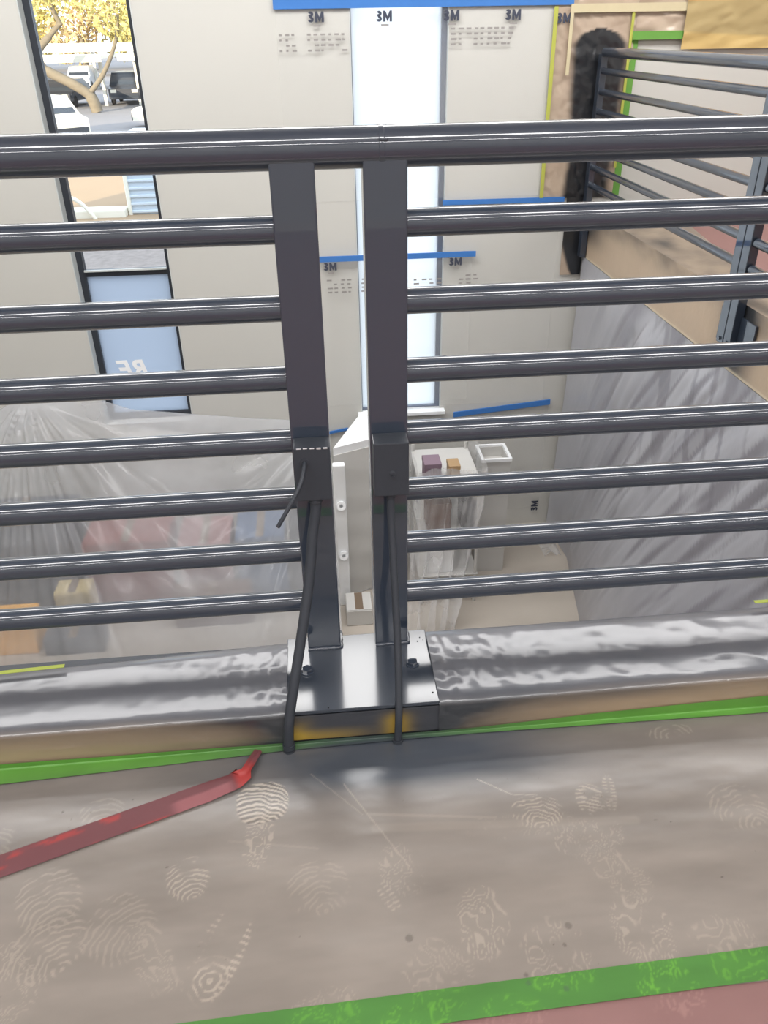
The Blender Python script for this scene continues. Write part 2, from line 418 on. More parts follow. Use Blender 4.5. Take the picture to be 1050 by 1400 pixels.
# ================================================================== CEILING LIGHTS
def ceiling_light(label, x0, x1, y, wdt, watts):
    r = thing('ceiling_light', label, 'light', ((x0 + x1) / 2, y, 3.12), 'linear ceiling lights')
    obj('housing', MB().rbox(x0, x1, y - wdt / 2 - .02, y + wdt / 2 + .02, 3.13, 3.199, .004), M['lotwhite'], r)
    obj('diffuser', MB().box(x0 + .01, x1 - .01, y - wdt / 2, y + wdt / 2, 3.122, 3.13), M['lamp_glow'], r)
    l = bpy.data.lights.new('lamp', 'AREA'); l.shape = 'RECTANGLE'; l.size = x1 - x0; l.size_y = wdt; l.energy = watts; l.color = (1.0, 0.99, 0.98)
    lo = bpy.data.objects.new('lamp', l); COL.objects.link(lo); lo.parent = r; lo.location = (0, 0, -0.003)
    return r
ceiling_light('linear ceiling light above the near landing', -4.0, 4.0, -0.25, 0.30, STRIP_W * 1.15)
ceiling_light('wide luminous ceiling panel over the open stairwell', -4.0, 4.0, 4.30, 1.25, PANEL_W)
ceiling_light('thin fill light added at the unseen rear of the landing', -4.0, 4.0, -2.4, 0.10, STRIP_W)  # added unseen lamp that brightens the camera side of the railing

# ================================================================== NEAR RAILING
rail = thing('guard_railing', 'black pipe guard railing with twin posts welded to a steel base plate', 'railing', (0.048, YA, PLATE - .008))
obj('top_rail', MB().tube([(-4.2, YA, TOPZ), (-1, YA, TOPZ), (0.115, YA, TOPZ), (1.1, YA, TOPZ), (XR, YA, TOPZ)], 0.0300, 32), M['black'], rail, 60)
PX = (-0.0220, 0.1175); PWH = 0.0340; PF, PB = YA - 0.025, YA + 0.022
bl = obj('rail_bar', MB().tube([(-4.2, YA, BARZ[0] - .004), (PX[0] - PWH, YA, BARZ[0] - .004)], 0.0220, 28), M['black'], rail, 60)
br = obj('rail_bar', MB().tube([(PX[1] + PWH, YA, BARZ[0]), (XR - .03, YA, BARZ[0])], 0.0220, 28), M['black'], rail, 60)
for z in BARZ[1:]:
    share(bl, 'rail_bar', (0, 0, z - BARZ[0]), rail); share(br, 'rail_bar', (0, 0, z - BARZ[0]), rail)
for x in PX:
    obj('post', MB().rbox(x - PWH, x + PWH, PF, PB, PLATE, TOPZ - .012, .003, 2), M['black'], rail)
    # weld bead around the foot
    pts = []
    for t in range(41):
        s = t / 40
        if s < .5: px, py = x - PWH + 2 * PWH * (s / .5), PF - .001
        elif s < .75: px, py = x + PWH + .001, PF + (PB - PF) * ((s - .5) / .25)
        else: px, py = x + PWH - 2 * PWH * ((s - .75) / .25), PB + .001
        pts.append((px + random.uniform(-.001, .001), py + random.uniform(-.001, .001), PLATE + .001))
    obj('weld_bead', MB().tube(pts, [random.uniform(.0028, .0052) for _ in pts], 8), M['black'], rail, 60)
obj('base_plate', MB().rbox(-0.100, 0.1925, 1.106, 1.3215, PLATE - .008, PLATE, .0015), M['plate'], rail)
obj('weld_ring', MB().tube([(0.113 + .0012 * k, YA, TOPZ) for k in range(-4, 5)], [.0300, .0306, .0309, .0305, .0309, .0306, .0309, .0305, .0300], 28), M['black'], rail, 60)
obj('weld_spatter', MB().rbox(0.108, 0.122, YA - .0302, YA - .0262, TOPZ + .0115, TOPZ + .0150, .001), M['black'], rail, 60)
for bx_, by_ in ((-0.059, 1.217), (0.153, 1.216)):
    hexp = [(bx_ + .0105 * math.cos(a), by_ + .0105 * math.sin(a)) for a in [math.pi / 6 + k * math.pi / 3 for k in range(6)]]
    hexs = [(bx_ + (x - bx_) * .9, by_ + (y - by_) * .9) for x, y in hexp]
    b = obj('bolt', MB().prism(hexp, PLATE + .002, PLATE + .0085).prism(hexp, PLATE + .0085, PLATE + .0095, hexs), M['black'], rail)
    obj('washer', MB().ring((bx_, by_, PLATE), (0, 0, 1), .005, .0135, .0022, 24), M['black'], b)
for sx_, sy_, r_ in ((.178, 1.296, .0016), (.172, 1.284, .0013), (.184, 1.288, .001), (.182, 1.131, .0022), (-.02, 1.112, .0015)):
    obj('paint_drip', MB().tube([(sx_, sy_, PLATE), (sx_, sy_, PLATE + .0012)], [r_, r_ * .6], 8), M['hole'], rail)
# end posts beyond the picture
for x in (-2.4, -4.1, 1.965):
    obj('post', MB().rbox(x - PWH, x + PWH, PF, PB, 0.089, TOPZ - .012, .004, 3), M['black'], rail)

# ------------------------------------------------------------------ junction boxes with conduits
def smooth_path(pts, n=10):
    P = [Vector(p) for p in pts]; out = []
    for i in range(len(P) - 1):
        p0, p1, p2, p3 = P[max(i - 1, 0)], P[i], P[i + 1], P[min(i + 2, len(P) - 1)]
        for k in range(n):
            t = k / n
            out.append(0.5 * ((2 * p1) + (p2 - p0) * t + (2 * p0 - 5 * p1 + 4 * p2 - p3) * t * t + (3 * p1 - p0 - 3 * p2 + p3) * t ** 3))
    out.append(P[-1]); return [tuple(p) for p in out]
BF = PF - 0.045
def junction(label, x, wdt, z0, z1, cpath, cr):
    r = thing('junction_box', label, 'electrical box', (x, BF, z0))
    body = obj('box_body', MB().rbox(x - wdt / 2, x + wdt / 2, BF, PF - .0005, z0, z1, .0022, 2), M['blackflat'], r)
    obj('conduit', MB().tube(smooth_path(cpath), cr, 18), M['blackflat'], r, 60)
    p = cpath[0]
    obj('connector', MB().ring((p[0], p[1], z0 - .0075), (0, 0, 1), cr * .9, cr * 1.35, .0075, 18), M['blackflat'], r, 60)
    return r, body
cl = [(-.0200, 1.252, .462), (-.0205, 1.248, .440), (-.0290, 1.236, .395), (-.0420, 1.205, .310), (-.0640, 1.160, .210), (-.0820, 1.122, .135), (-.0940, 1.100, .080), (-.0980, 1.0935, .045), (-.1000, 1.091, .012)]
j1, jb1 = junction('black metal box on the left post with a loose wire and bent conduit', -.0205, .063, .4665, .5715, cl, .0098)
cr_ = [(.1160, 1.252, .462), (.1165, 1.248, .42), (.1175, 1.225, .340), (.1180, 1.180, .23), (.1160, 1.130, .13), (.1125, 1.099, .07), (.1105, 1.093, .03), (.1095, 1.091, .010)]
j2, jb2 = junction('black metal box on the right post with a straight thin conduit below', .1175, .062, .467, .572, cr_, .0072)
wire = obj('loose_wire', MB().tube(smooth_path([(-.0340, BF + .012, .5440), (-.0345, BF - .006, .5420), (-.0410, BF - .030, .5230), (-.0560, BF - .048, .5000), (-.0750, BF - .060, .4730), (-.0860, BF - .064, .4560)]), .0037, 12), M['blackflat'], j1, 60)
obj('wire_core', MB().tube([(-.0860, BF - .064, .4560), (-.0866, BF - .0642, .4548)], .0018, 10), M['bare'], wire)
obj('knockout', MB().ring((-.0340, BF - .0012, .5440), (0, 1, 0), .0040, .0078, .002, 18), M['blackflat'], j1, 60)
obj('knockout_hole', MB().tube([(-.0340, BF - .0006, .5440), (-.0340, BF + .004, .5440)], .0045, 14), M['hole'], j1)
for q in range(5):
    xx = -.0205 - .026 + q * .0115
    obj('scratch', MB().rbox(xx, xx + random.uniform(.005, .010), BF - .0004, BF + .0016, .5690 + random.uniform(-.001, .001), .5712, .0003, 1), M['bare'], j1)
obj('scratch', MB().rbox(.0868, .0878, BF + .002, BF + .040, .5700, .5722, .0003, 1), M['bare'], j2)
obj('box_dent', MB().tube([(.1185, BF - .0012, .513), (.1185, BF + .001, .513)], [.0040, .0075], 14), M['blackflat'], j2, 60)
obj('screw', MB().tube([(.1200, BF - .003, .507), (.1200, BF + .001, .507)], .0022, 10), M['blackflat'], j2)
obj('screw', MB().tube([(-.0100, BF - .0015, .471), (-.0100, BF + .001, .471)], .0016, 10), M['blackflat'], j1)
# clamp and torn tape at the foot of the left conduit
obj('foot_clamp', MB().ring((-.1000, 1.091, .010), (0, .05, 1), .0090, .0118, .010, 18).ring((-.1000, 1.0905, .001), (0, .05, 1), .0085, .0108, .007, 18), M['blackflat'], j1, 60)
obj('foot_clamp', MB().ring((.1095, 1.091, .001), (0, .05, 1), .0070, .0096, .008, 18), M['blackflat'], j2, 60)

# ================================================================== FLOOR COVERINGS (near landing)
PR = [  # x, y, half length, half width, angle, type, wavelength, strength
    (-.148, .975, .045, .047, 0.05, 'chev', .0092, 1.00), (-.150, .895, .045, .026, -0.1, 'wig', .012, .75),
    (-.262, .835, .040, .035, 0.35, 'arc', .0080, .55), (-.205, .700, .075, .038, -0.42, 'bars', .0100, .65),
    (-.305, .715, .060, .030, 0.55, 'wig', .014, .40), (-.480, .820, .060, .050, 0.5, 'arc', .0110, .30),
    (-.460, .740, .050, .060, 0.7, 'arc', .0100, .35), (-.520, .680, .060, .060, 0.3, 'wig', .013, .50),
    (-.360, .760, .060, .055, 0.8, 'arc', .0100, .25), (.335, .905, .034, .046, 0.0, 'arc', .0080, .60),
    (.437, .920, .034, .026, -0.1, 'chev', .0080, .55), (.475, .930, .040, .012, -0.2, 'bars', .0075, .45),
    (.410, .845, .030, .060, 0.2, 'wig', .010, .45), (.085, .815, .042, .034, 0.4, 'wig', .010, .45), (.060, .770, .028, .012, 0.5, 'bars', .008, .40),
    (.200, .715, .045, .038, -0.2, 'wig', .015, .60), (.440, .680, .050, .045, 0.1, 'wig', .016, .55), (.300, .655, .045, .050, 0.0, 'wig', .014, .50),
    (.640, 1.060, .016, .050, 0.1, 'arc', .010, .30), (-.050, .800, .05, .05, 0.2, 'arc', .010, .22), (.120, .640, .04, .05, 0.4, 'wig', .014, .35),
    (.560, .640, .04, .05, 0.2, 'wig', .016, .40), (.440, .770, .050, .035, 0.5, 'wig', .011, .40), (.300, .880, .02, .10, 0.0, 'wig', .012, .25),
    (-.620, .745, .08, .05, .2, 'wig', .013, .4), (.690, .880, .05, .05, .4, 'arc', .01, .25), (-.62, .93, .06, .05, .1, 'arc', .01, .22), (-.43, .985, .03, .04, .1, 'arc', .01, .2),
    (.22, .575, .03, .06, 0, 'wig', .014, .45), (.45, .595, .035, .05, 0, 'wig', .015, .6), (.08, .59, .03, .06, .3, 'wig', .014, .5), (-.05, .60, .03, .05, .3, 'wig', .012, .4)]
def marks(X, Y):
    hi = np.zeros_like(X); dk = np.zeros_like(X)
    wx = (fbm(X * 60, Y * 60, 11, 2) - .5) * .010; wy = (fbm(X * 60, Y * 60, 23, 2) - .5) * .010
    for (cx, cy, hl, hw, an, ty, lam, st) in PR:
        sel = (np.abs(X - cx) < .14) & (np.abs(Y - cy) < .14)
        if not sel.any(): continue
        x = X[sel] - cx; y = Y[sel] - cy; ca, sa = math.cos(an), math.sin(an)
        u = x * ca + y * sa; v = -x * sa + y * ca
        e = (np.abs(u) / hw) ** 2.4 + (np.abs(v) / (hl * (1.25 if ty == 'wig' else 1))) ** 2.4; e = e + (1.1 if ty == 'wig' else .3) * (fbm(X[sel] * 30, Y[sel] * 30, 7, 2) - .45)
        blot = fbm(X[sel] * 45, Y[sel] * 45, int(cx * 1000) & 255, 3)
        msk = sstep(1.15, .75, e) * sstep(.25, .50, blot)
        u2 = u + wx[sel]; v2 = v + wy[sel]
        if ty == 'arc':
            r = np.hypot(u2, v2 + hl * .9); s = np.sin(2 * np.pi * r / lam); ln = sstep(.15, .8, s)
        elif ty == 'chev':
            r = v2 + 7.0 * u2 * u2 + .25 * u2; s = np.sin(2 * np.pi * r / lam); ln = sstep(-.1, .6, s)
            if st > .9: dk[sel] = np.maximum(dk[sel], sstep(1.05, .9, e) * sstep(.1, .6, -s) * .75); msk = np.maximum(msk, sstep(1.05, .9, e) * .9)
        elif ty == 'bars':
            edge = np.minimum(np.abs(u + hw * .8), np.abs(u - hw * .8)); s = np.sin(2 * np.pi * v / lam)
            ln = sstep(.0, .6, s) * sstep(.010, .005, edge)
            r = np.hypot(u2 - hw * .25, (v2 + hl * .45)); s2 = np.sin(2 * np.pi * r / (lam * 1.1)); ln = np.maximum(ln, sstep(.2, .8, s2) * sstep(hw * 1.1, hw * .6, r) * .9)
        else:
            n = fbm(u2 / lam * .55 + 5, v2 / lam * .30 + 9, int(cy * 997) & 255, 2) * 8.5
            fr = np.abs((n % 1) - .5); ln = sstep(.17, .07, fr) * .68
        hi[sel] = np.maximum(hi[sel], np.maximum(ln * msk * st, .08 * sstep(1.6, .2, e) * blot))
    # long scuffs
    for (ax, ay, bx, by, wd, st) in ((.0, 1.00, .10, .82, .0018, .30), (.245, .985, .30, .945, .0015, .45), (.30, .945, .345, .940, .0015, .4), (.04, .93, .26, .90, .004, .16), (-.06, 1.03, .03, .93, .0013, .25), (-.2, .90, -.05, .87, .003, .12), (.05, .90, .5, .87, .012, .12)):
        dx, dy = bx - ax, by - ay; t = np.clip(((X - ax) * dx + (Y - ay) * dy) / (dx * dx + dy * dy), 0, 1)
        d = np.hypot(X - ax - t * dx, Y - ay - t * dy); hi = np.maximum(hi, sstep(wd, wd * .4, d) * st)
    # paint spots
    for (cx, cy, r) in ((.330, .695, .0066), (.316, .666, .0035), (.248, .628, .004), (.300, .615, .005), (.085, .700, .007), (-.380, 1.005, .0022), (-.46, .94, .002), (-.45, .985, .0022), (-.30, .86, .0024), (-.50, .99, .0028), (.30, .668, .0016), (.306, .672, .001), (.46, .925, .003), (.43, .935, .002), (.60, .75, .002), (.56, .86, .002)):
        d = np.hypot(X - cx, (Y - cy)); dk = np.maximum(dk, sstep(r, r * .7, d) * (.9 if r < .003 else .6))
    sp = vnoise(X * 210, Y * 210, 77); dk = np.maximum(dk, sstep(.985, .998, sp) * .5)
    return hi, dk
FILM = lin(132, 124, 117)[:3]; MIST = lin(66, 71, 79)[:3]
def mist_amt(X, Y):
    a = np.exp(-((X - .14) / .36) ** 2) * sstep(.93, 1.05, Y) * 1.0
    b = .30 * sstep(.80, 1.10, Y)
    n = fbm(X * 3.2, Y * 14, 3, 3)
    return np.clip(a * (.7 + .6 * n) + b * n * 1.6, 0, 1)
def film_cols(X, Y):
    hi, dk = marks(X, Y)
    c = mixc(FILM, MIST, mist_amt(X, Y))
    c = c * (1 + (fbm(X * 7, Y * 24, 5, 4) - .5)[..., None] * .40)
    c = mixc(c, lin(86, 80, 74)[:3], dk * .9)
    c = mixc(c, lin(190, 178, 163)[:3], hi * .70)
    return np.concatenate([c, np.ones(c.shape[:2] + (1,))], -1).reshape(-1, 4)
def axis(a, f0, f1, b, fine, coarse):
    return np.concatenate([np.arange(a, f0, coarse), np.arange(f0, f1, fine), np.arange(f1, b + 1e-6, coarse)])
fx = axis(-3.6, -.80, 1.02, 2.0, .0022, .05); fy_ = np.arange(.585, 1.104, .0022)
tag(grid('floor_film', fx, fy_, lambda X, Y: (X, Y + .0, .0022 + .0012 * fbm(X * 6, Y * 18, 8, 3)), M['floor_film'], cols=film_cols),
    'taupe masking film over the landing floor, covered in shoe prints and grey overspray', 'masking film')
def rosin_cols(X, Y):
    hi, dk = marks(X, Y)
    c = np.ones(X.shape + (3,)) * np.array(lin(132, 100, 98)[:3])
    c = c * (1 + (fbm(X * 7, Y * 9, 15, 4) - .5)[..., None] * .2)
    c = mixc(c, lin(176, 140, 134)[:3], hi * .6)
    return np.concatenate([c, np.ones(c.shape[:2] + (1,))], -1).reshape(-1, 4)
tag(grid('floor_paper', axis(-3.6, -.3, .9, 4.3, .003, .06), axis(-3.2, .40, .600, .600, .003, .08), lambda X, Y: (X, Y, .0010 + 0 * X), M['floor_film'], cols=rosin_cols),
    'pinkish red floor paper at the bottom of the picture below the printed green tape', 'floor paper')
def btape_cols(X, Y):
    hi, dk = marks(X, .571 + .026 * X + Y * .046 + .012)
    c = np.ones(X.shape + (3,)) * np.array(lin(70, 118, 54)[:3]); c = c * (1 + (fbm(X * 8, Y * 2, 25, 3) - .5)[..., None] * .3)
    c = mixc(c, lin(118, 188, 58)[:3], hi); c = mixc(c, lin(70, 90, 70)[:3], dk)
    return np.concatenate([c, np.ones(c.shape[:2] + (1,))], -1).reshape(-1, 4)
tag(grid('floor_tape', axis(-3.6, -.2, .85, 2.0, .0025, .06), np.linspace(0, 1, 20), lambda X, Y: (X, .571 + .026 * X + Y * .046, .0042 + 0 * X), M['tape_attr'], cols=btape_cols),
    'wide green tape with shoe prints where the taupe film meets the pink paper', 'tape')
# tape along the foot of the curb
GREEN = lin(90, 142, 60)[:3]
def ctape(X, V):
    yl = np.interp(X, [-3.6, -.65, -.1, .25, .87, 2.0], [1.040, 1.062, 1.088, 1.094, 1.086, 1.086]); zt = np.interp(X, [-.65, -.1, .25, .5, .87], [.016, .012, .012, .024, .036])
    yf = np.interp(X, [-.65, -.1], [1.1000, 1.1015])
    y = np.where(V < .5, yl + (yf - yl) * V * 2, yf); z = np.where(V < .5, .0050, .0050 + (zt - .0050) * (V - .5) * 2) + .002 * fbm(X * 9, V * 2, 31, 2)
    return X, y, z
def ctape_cols(X, V):
    a = np.exp(-((X - .06) / .26) ** 2) * .95 + .18 * sstep(.35, .0, V) * fbm(X * 6, V * 3, 41, 3) * 1.5
    c = mixc(np.ones(X.shape + (3,)) * np.array(GREEN), lin(58, 66, 70)[:3], np.clip(a, 0, 1))
    c = c * (1 + (fbm(X * 14, V * 3, 45, 3) - .5)[..., None] * .3)
    return np.concatenate([c, np.ones(c.shape[:2] + (1,))], -1).reshape(-1, 4)
tag(grid('curb_tape', axis(-3.6, -.8, 1.0, 2.0, .008, .06), np.linspace(0, 1, 13), ctape, M['tape_attr'], cols=ctape_cols),
    'bright green tape along the foot of the railing curb, sprayed grey near the conduits', 'tape')
# red tape
def rtape(U, V):
    cx = np.interp(U, [0, .80, .9, 1.0], [-.650, -.205, -.178, -.158]); cy = np.interp(U, [0, .80, .9, 1.0], [.862, 1.020, 1.040, 1.088])
    hw = np.interp(U, [0, .72, .8, .86, .90, 1.0], [.023, .023, .020, .022, .010, .008])
    nx = np.where(U < .86, -.335, -.9); ny = np.where(U < .86, .942, .42)
    lift = .010 * sstep(.82, .9, U) + .0045 * np.abs(np.sin(U * 22)) * sstep(.6, .8, U)
    return cx + nx * hw * (V * 2 - 1), cy + ny * hw * (V * 2 - 1), .0062 + lift * (.4 + .6 * fbm(U * 9, V * 3, 3, 2))
def rcols(U, V):
    n = fbm(U * 9, V * 2.5, 61, 3)
    c = mixc(np.ones(U.shape + (3,)) * np.array(lin(104, 60, 64)[:3]), lin(158, 56, 54)[:3], np.maximum(sstep(.80, .86, U) * sstep(.96, .9, U), sstep(.74, .80, n) * .8))
    c = mixc(c, lin(138, 84, 88)[:3], sstep(.60, .64, U) * sstep(.82, .78, U) * (V < .55))
    return np.concatenate([c, np.ones(c.shape[:2] + (1,))], -1).reshape(-1, 4)
tag(grid('red_tape', np.linspace(0, 1, 90), np.linspace(0, 1, 9), rtape, M['tape_attr'], cols=rcols),
    'dull red tape running diagonally across the taupe film towards the left conduit', 'tape')
# film covers wrapped over the curb
def cover(name, label, x0, x1, seed, wr, crump, backd, frontd):
    xs = np.concatenate([np.arange(x0, -.95, .05), np.arange(-.95, x1 - .003, .006), [x1]]) if x1 < 0 else np.concatenate([np.arange(x0, 1.15, .006), np.arange(1.17, x1 + .01, .05)]); vs = np.linspace(0, 1, 46)
    def prof(X, V):
        yb = 1.3215 + backd * np.minimum(np.abs(X), 1.2); yf = 1.1045 + frontd * np.minimum(np.abs(X), 1.2)
        y = np.interp(V, [0, .18, .72, 1], [0, 0, 1, 1]); y = yb + (yf - yb) * y
        z = np.interp(V, [0, .18, .24, .68, .74, 1], [.005, .080, .0868, .0868, .078, .0085])
        near = np.exp(-np.abs(X - (x1 if x1 < 0 else x0)) / .10)
        d = (fbm(X * 7, V * 5, seed, 4) - .4) * wr + crump * .16 * sstep(.35, .0, np.abs(fbm(X * 11 + V * 3, V * 4 - X * 2, seed + 5, 3) - .5) * 2) * fbm(X * 3, V * 2, seed + 8, 2) + near * crump * (np.abs(fbm(X * 48, V * 9, seed + 3, 3) - .5)) * 2
        
        top = sstep(.2, .26, V) * sstep(.74, .66, V)
        return X, y - d * (1 - top) * .4, z + np.maximum(d, 0) * top
    def cols(X, V):
        n = fbm(X * 5, V * 8, seed + 20, 4)
        near = np.exp(-np.abs(X - (x1 if x1 < 0 else x0)) / .14)
        top = mixc(np.ones(X.shape + (3,)) * np.array(lin(104, 105, 111)[:3]), lin(74, 76, 82)[:3], np.clip(n * 1.2 - .1, 0, 1))
        fr = mixc(np.ones(X.shape + (3,)) * np.array(lin(158, 138, 114)[:3]), lin(56, 58, 62)[:3], np.clip(near * 1.2 + .55 * sstep(.92, .70, V) + (n - .5) * .6, 0, 1))
        c = mixc(top, fr, sstep(.66, .76, V)); c = c * (1 + (n - .5)[..., None] * .3)
        return np.concatenate([c, np.ones(c.shape[:2] + (1,))], -1).reshape(-1, 4)
    return tag(grid(name, xs, vs, prof, M['curb_film'], cols=cols), label, 'masking film')
cover('curb_film', 'silvery grey plastic film wrapped over the curb left of the base plate', -3.6, -.0985, 3, .0025, .008, -.055, .0)
cover('curb_film', 'crumpled silvery plastic film wrapped over the curb right of the base plate', .191, 2.0, 14, .0055, .012, .0, .0)
# sprayed front face of the curb under the plate
def ff(X, V): return X, 1.1045 + .0012 * fbm(X * 20, V * 6, 2, 2), .0130 + V * .0635
def ffc(X, V):
    n = fbm(X * 22, V * 3, 9, 3)
    y1 = np.exp(-((X + .098) / .030) ** 2) + np.exp(-((X - .1095) / .024) ** 2) + .65 * sstep(.10, -.05, X) * sstep(.55, .05, V)
    c = mixc(np.ones(X.shape + (3,)) * np.array(lin(62, 64, 70)[:3]), lin(168, 140, 62)[:3], np.clip(y1 * sstep(1.1, .25, V + (n - .5) * .5), 0, 1))
    return np.concatenate([c, np.ones(c.shape[:2] + (1,))], -1).reshape(-1, 4)
tag(grid('curb_paper', np.arange(-.100, .1925, .004), np.linspace(0, 1, 12), ff, M['paint_attr'], cols=ffc),
    'grey sprayed paper on the curb front below the base plate with yellow patches', 'masking paper')
# loose ends of tape on the curb
def strip(name, label, pts, wdt, m, cat='tape', th=.0008, up=(0, 0, 1), parent=None):
    P = [Vector(p) for p in pts]; U = Vector(up); mb = MB()
    d = (P[-1] - P[0]).normalized(); s = d.cross(U).normalized() * wdt / 2; n = len(P)
    for p in P: mb.v += [tuple(p - s), tuple(p + s), tuple(p + s + U * th), tuple(p - s + U * th)]
    for i in range(n - 1):
        a = i * 4; b = a + 4
        mb.f += [(a + k, a + (k + 1) % 4, b + (k + 1) % 4, b + k) for k in range(4)]
    mb.f += [(3, 2, 1, 0), tuple((n - 1) * 4 + k for k in range(4))]
    o = obj(name, mb, m, parent)
    if label: tag(o, label, cat)
    return o
strip('tape_strip', 'short lime green tape end lying on the left curb film', [(-.95, 1.250, .0985), (-.72, 1.262, .0985), (-.545, 1.272, .0985)], .010, M['olive_tape'])
strip('tape_strip', 'short lime green tape end on the right curb film edge', [(.915, 1.312, .104), (1.10, 1.312, .104), (1.3, 1.312, .104)], .010, M['olive_tape'])
# ================================================================== FAR RAILING (right, over the stairwell)
fr = thing('guard_railing', 'black pipe guard railing running along the right landing to the back wall', 'railing', (XR, 3.7, 0.0))
obj('top_rail', MB().tube([(XR, YA + .03, TOPZ), (XR, 3.6, TOPZ), (XR, 6.0, TOPZ)], 0.0300, 24), M['black'], fr, 60)
b1 = obj('rail_bar', MB().tube([(XR, 3.752, BARZ[0]), (XR, 6.0, BARZ[0])], 0.022, 20), M['black'], fr, 60)
b2 = obj('rail_bar', MB().tube([(XR, YA + .03, BARZ[0]), (XR, 3.60, BARZ[0])], 0.022, 20), M['black'], fr, 60)
for z in BARZ[1:]:
    share(b1, 'rail_bar', (0, 0, z - BARZ[0]), fr); share(b2, 'rail_bar', (0, 0, z - BARZ[0]), fr)
for y0, z0 in ((6.0, -.312), (3.684, -.19), (3.612, -.19)):
    obj('post', MB().rbox(XR - .026, XR + .019, y0, y0 + .068, z0, TOPZ - .01, .004, 2), M['black'], fr)
obj('mounting_plate', MB().rbox(XR + .008, XR + .019, 3.47, 3.82, -.20, -.03, .002), M['black'], fr)
for y, z in ((3.645, -.165), (3.718, -.165)):
    obj('bolt', MB().tube([(XR + .008, y, z), (XR - .034, y, z)], .011, 6), M['black'], fr)
# fascia masking paper
def fas(Y, V): return 2.0655 - .004 * fbm(Y * 6, V * 4, 5, 3), Y, -.318 + V * .345
def fasc(Y, V):
    n = fbm(Y * 5, V * 4, 51, 4)
    d = np.exp(-((Y - 3.64) / .16) ** 2) * 1.0 + np.exp(-((Y - 6.05) / .35) ** 2) * .95 * sstep(.1, .6, V) + .6 * sstep(.55, 1.0, V) * n * 1.4
    c = mixc(np.ones(Y.shape + (3,)) * np.array(lin(186, 166, 144)[:3]), lin(50, 52, 56)[:3], np.clip(d, 0, 1))
    c = mixc(c, lin(226, 214, 190)[:3], sstep(.06, .02, V))
    return np.concatenate([c, np.ones(c.shape[:2] + (1,))], -1).reshape(-1, 4)
tag(grid('fascia_paper', np.arange(1.5, WALL - .004, .03), np.linspace(0, 1, 20), fas, M['paint_attr'], cols=fasc), 'tan masking paper on the slab edge below the far railing, with dark overspray', 'masking paper')
def ep(Y, V): return 2.068 + V * np.interp(Y, [1.5, 3.9, 6.1], [.20, .26, .62]), Y, .006 + .004 * fbm(Y * 8, V * 4, 6, 3)
def epc(Y, V):
    n = fbm(Y * 4, V * 3, 81, 4); c = mixc(np.ones(Y.shape + (3,)) * np.array(lin(176, 158, 138)[:3]), lin(54, 54, 57)[:3], np.clip(n * 1.3 - .1 + .5 * sstep(5.2, 6.1, Y), 0, 1))
    return np.concatenate([c, np.ones(c.shape[:2] + (1,))], -1).reshape(-1, 4)
tag(grid('edge_paper', np.arange(1.5, WALL - .02, .03), np.linspace(0, 1, 14), ep, M['paint_attr'], cols=epc), 'tan paper strip with smoky overspray along the far landing edge', 'masking paper')
tag(obj('floor_paper', MB().box(2.08, 4.45, 1.45, WALL - .01, .0005, .003), M['rosin']), 'reddish floor paper on the far right landing behind the railing', 'floor paper')
# hung grey sheet below the fascia
def hs(Y, V):
    xb = np.interp(Y, [1.4, 2.5, 3.8, 4.73, 5.52, 6.06], [1.35, 1.45, 1.70, 1.889, 2.025, 1.985]); xt = 2.055
    s = 1 - V; x = xt + (xb - xt) * s ** 1.3
    q = Y * 1.0 + V * 1.5
    fold = .028 * np.abs(fbm(q * 3.0, (Y * .6 - V) * 1.4, 4, 2) - .5) * 2 + .016 * np.abs(fbm(q * 13, (Y - V) * 1.3, 19, 2) - .5) * 2 + .02 * fbm(Y * 3, V * 3, 9, 2)
    amp = sstep(6.05, 5.2, Y) * sstep(0, .12, V) * sstep(1, .92, V)
    return x - fold * amp, Y, LOW + .004 + V * (-.318 - LOW)
def hsc(Y, V):  # crease shade painted as darker tones and streaks along the slanting wrinkles
    n = fbm((Y + V * 1.5) * 3, (Y - V) * .8, 4, 3); c = mixc(np.ones(Y.shape + (3,)) * np.array(lin(172, 173, 180)[:3]), lin(144, 144, 152)[:3], np.clip((n - .3) * 2.0, 0, 1) * sstep(6.0, 4.8, Y))
    st = sstep(.56, .72, fbm((Y + V * 1.5) * 16, (Y - V) * 1.2, 29, 2)) * sstep(.2, .5, V) * sstep(5.6, 4.6, Y); c = mixc(c, lin(112, 110, 118)[:3], st * .75); st2 = sstep(.62, .74, fbm((Y - V * .9) * 14, (Y + V) * 1.5, 37, 2)) * sstep(.55, .8, V) * sstep(5.2, 4.2, Y); c = mixc(c, lin(112, 110, 118)[:3], st2 * .6)
    return np.concatenate([c, np.ones(c.shape[:2] + (1,))], -1).reshape(-1, 4)
tag(grid('plastic_sheet', np.arange(1.5, 6.07, .018), np.linspace(0, 1, 150), hs, M['grey_sheet'], cols=hsc), 'grey plastic sheet with slanting wrinkles hung below the far railing', 'plastic sheet')

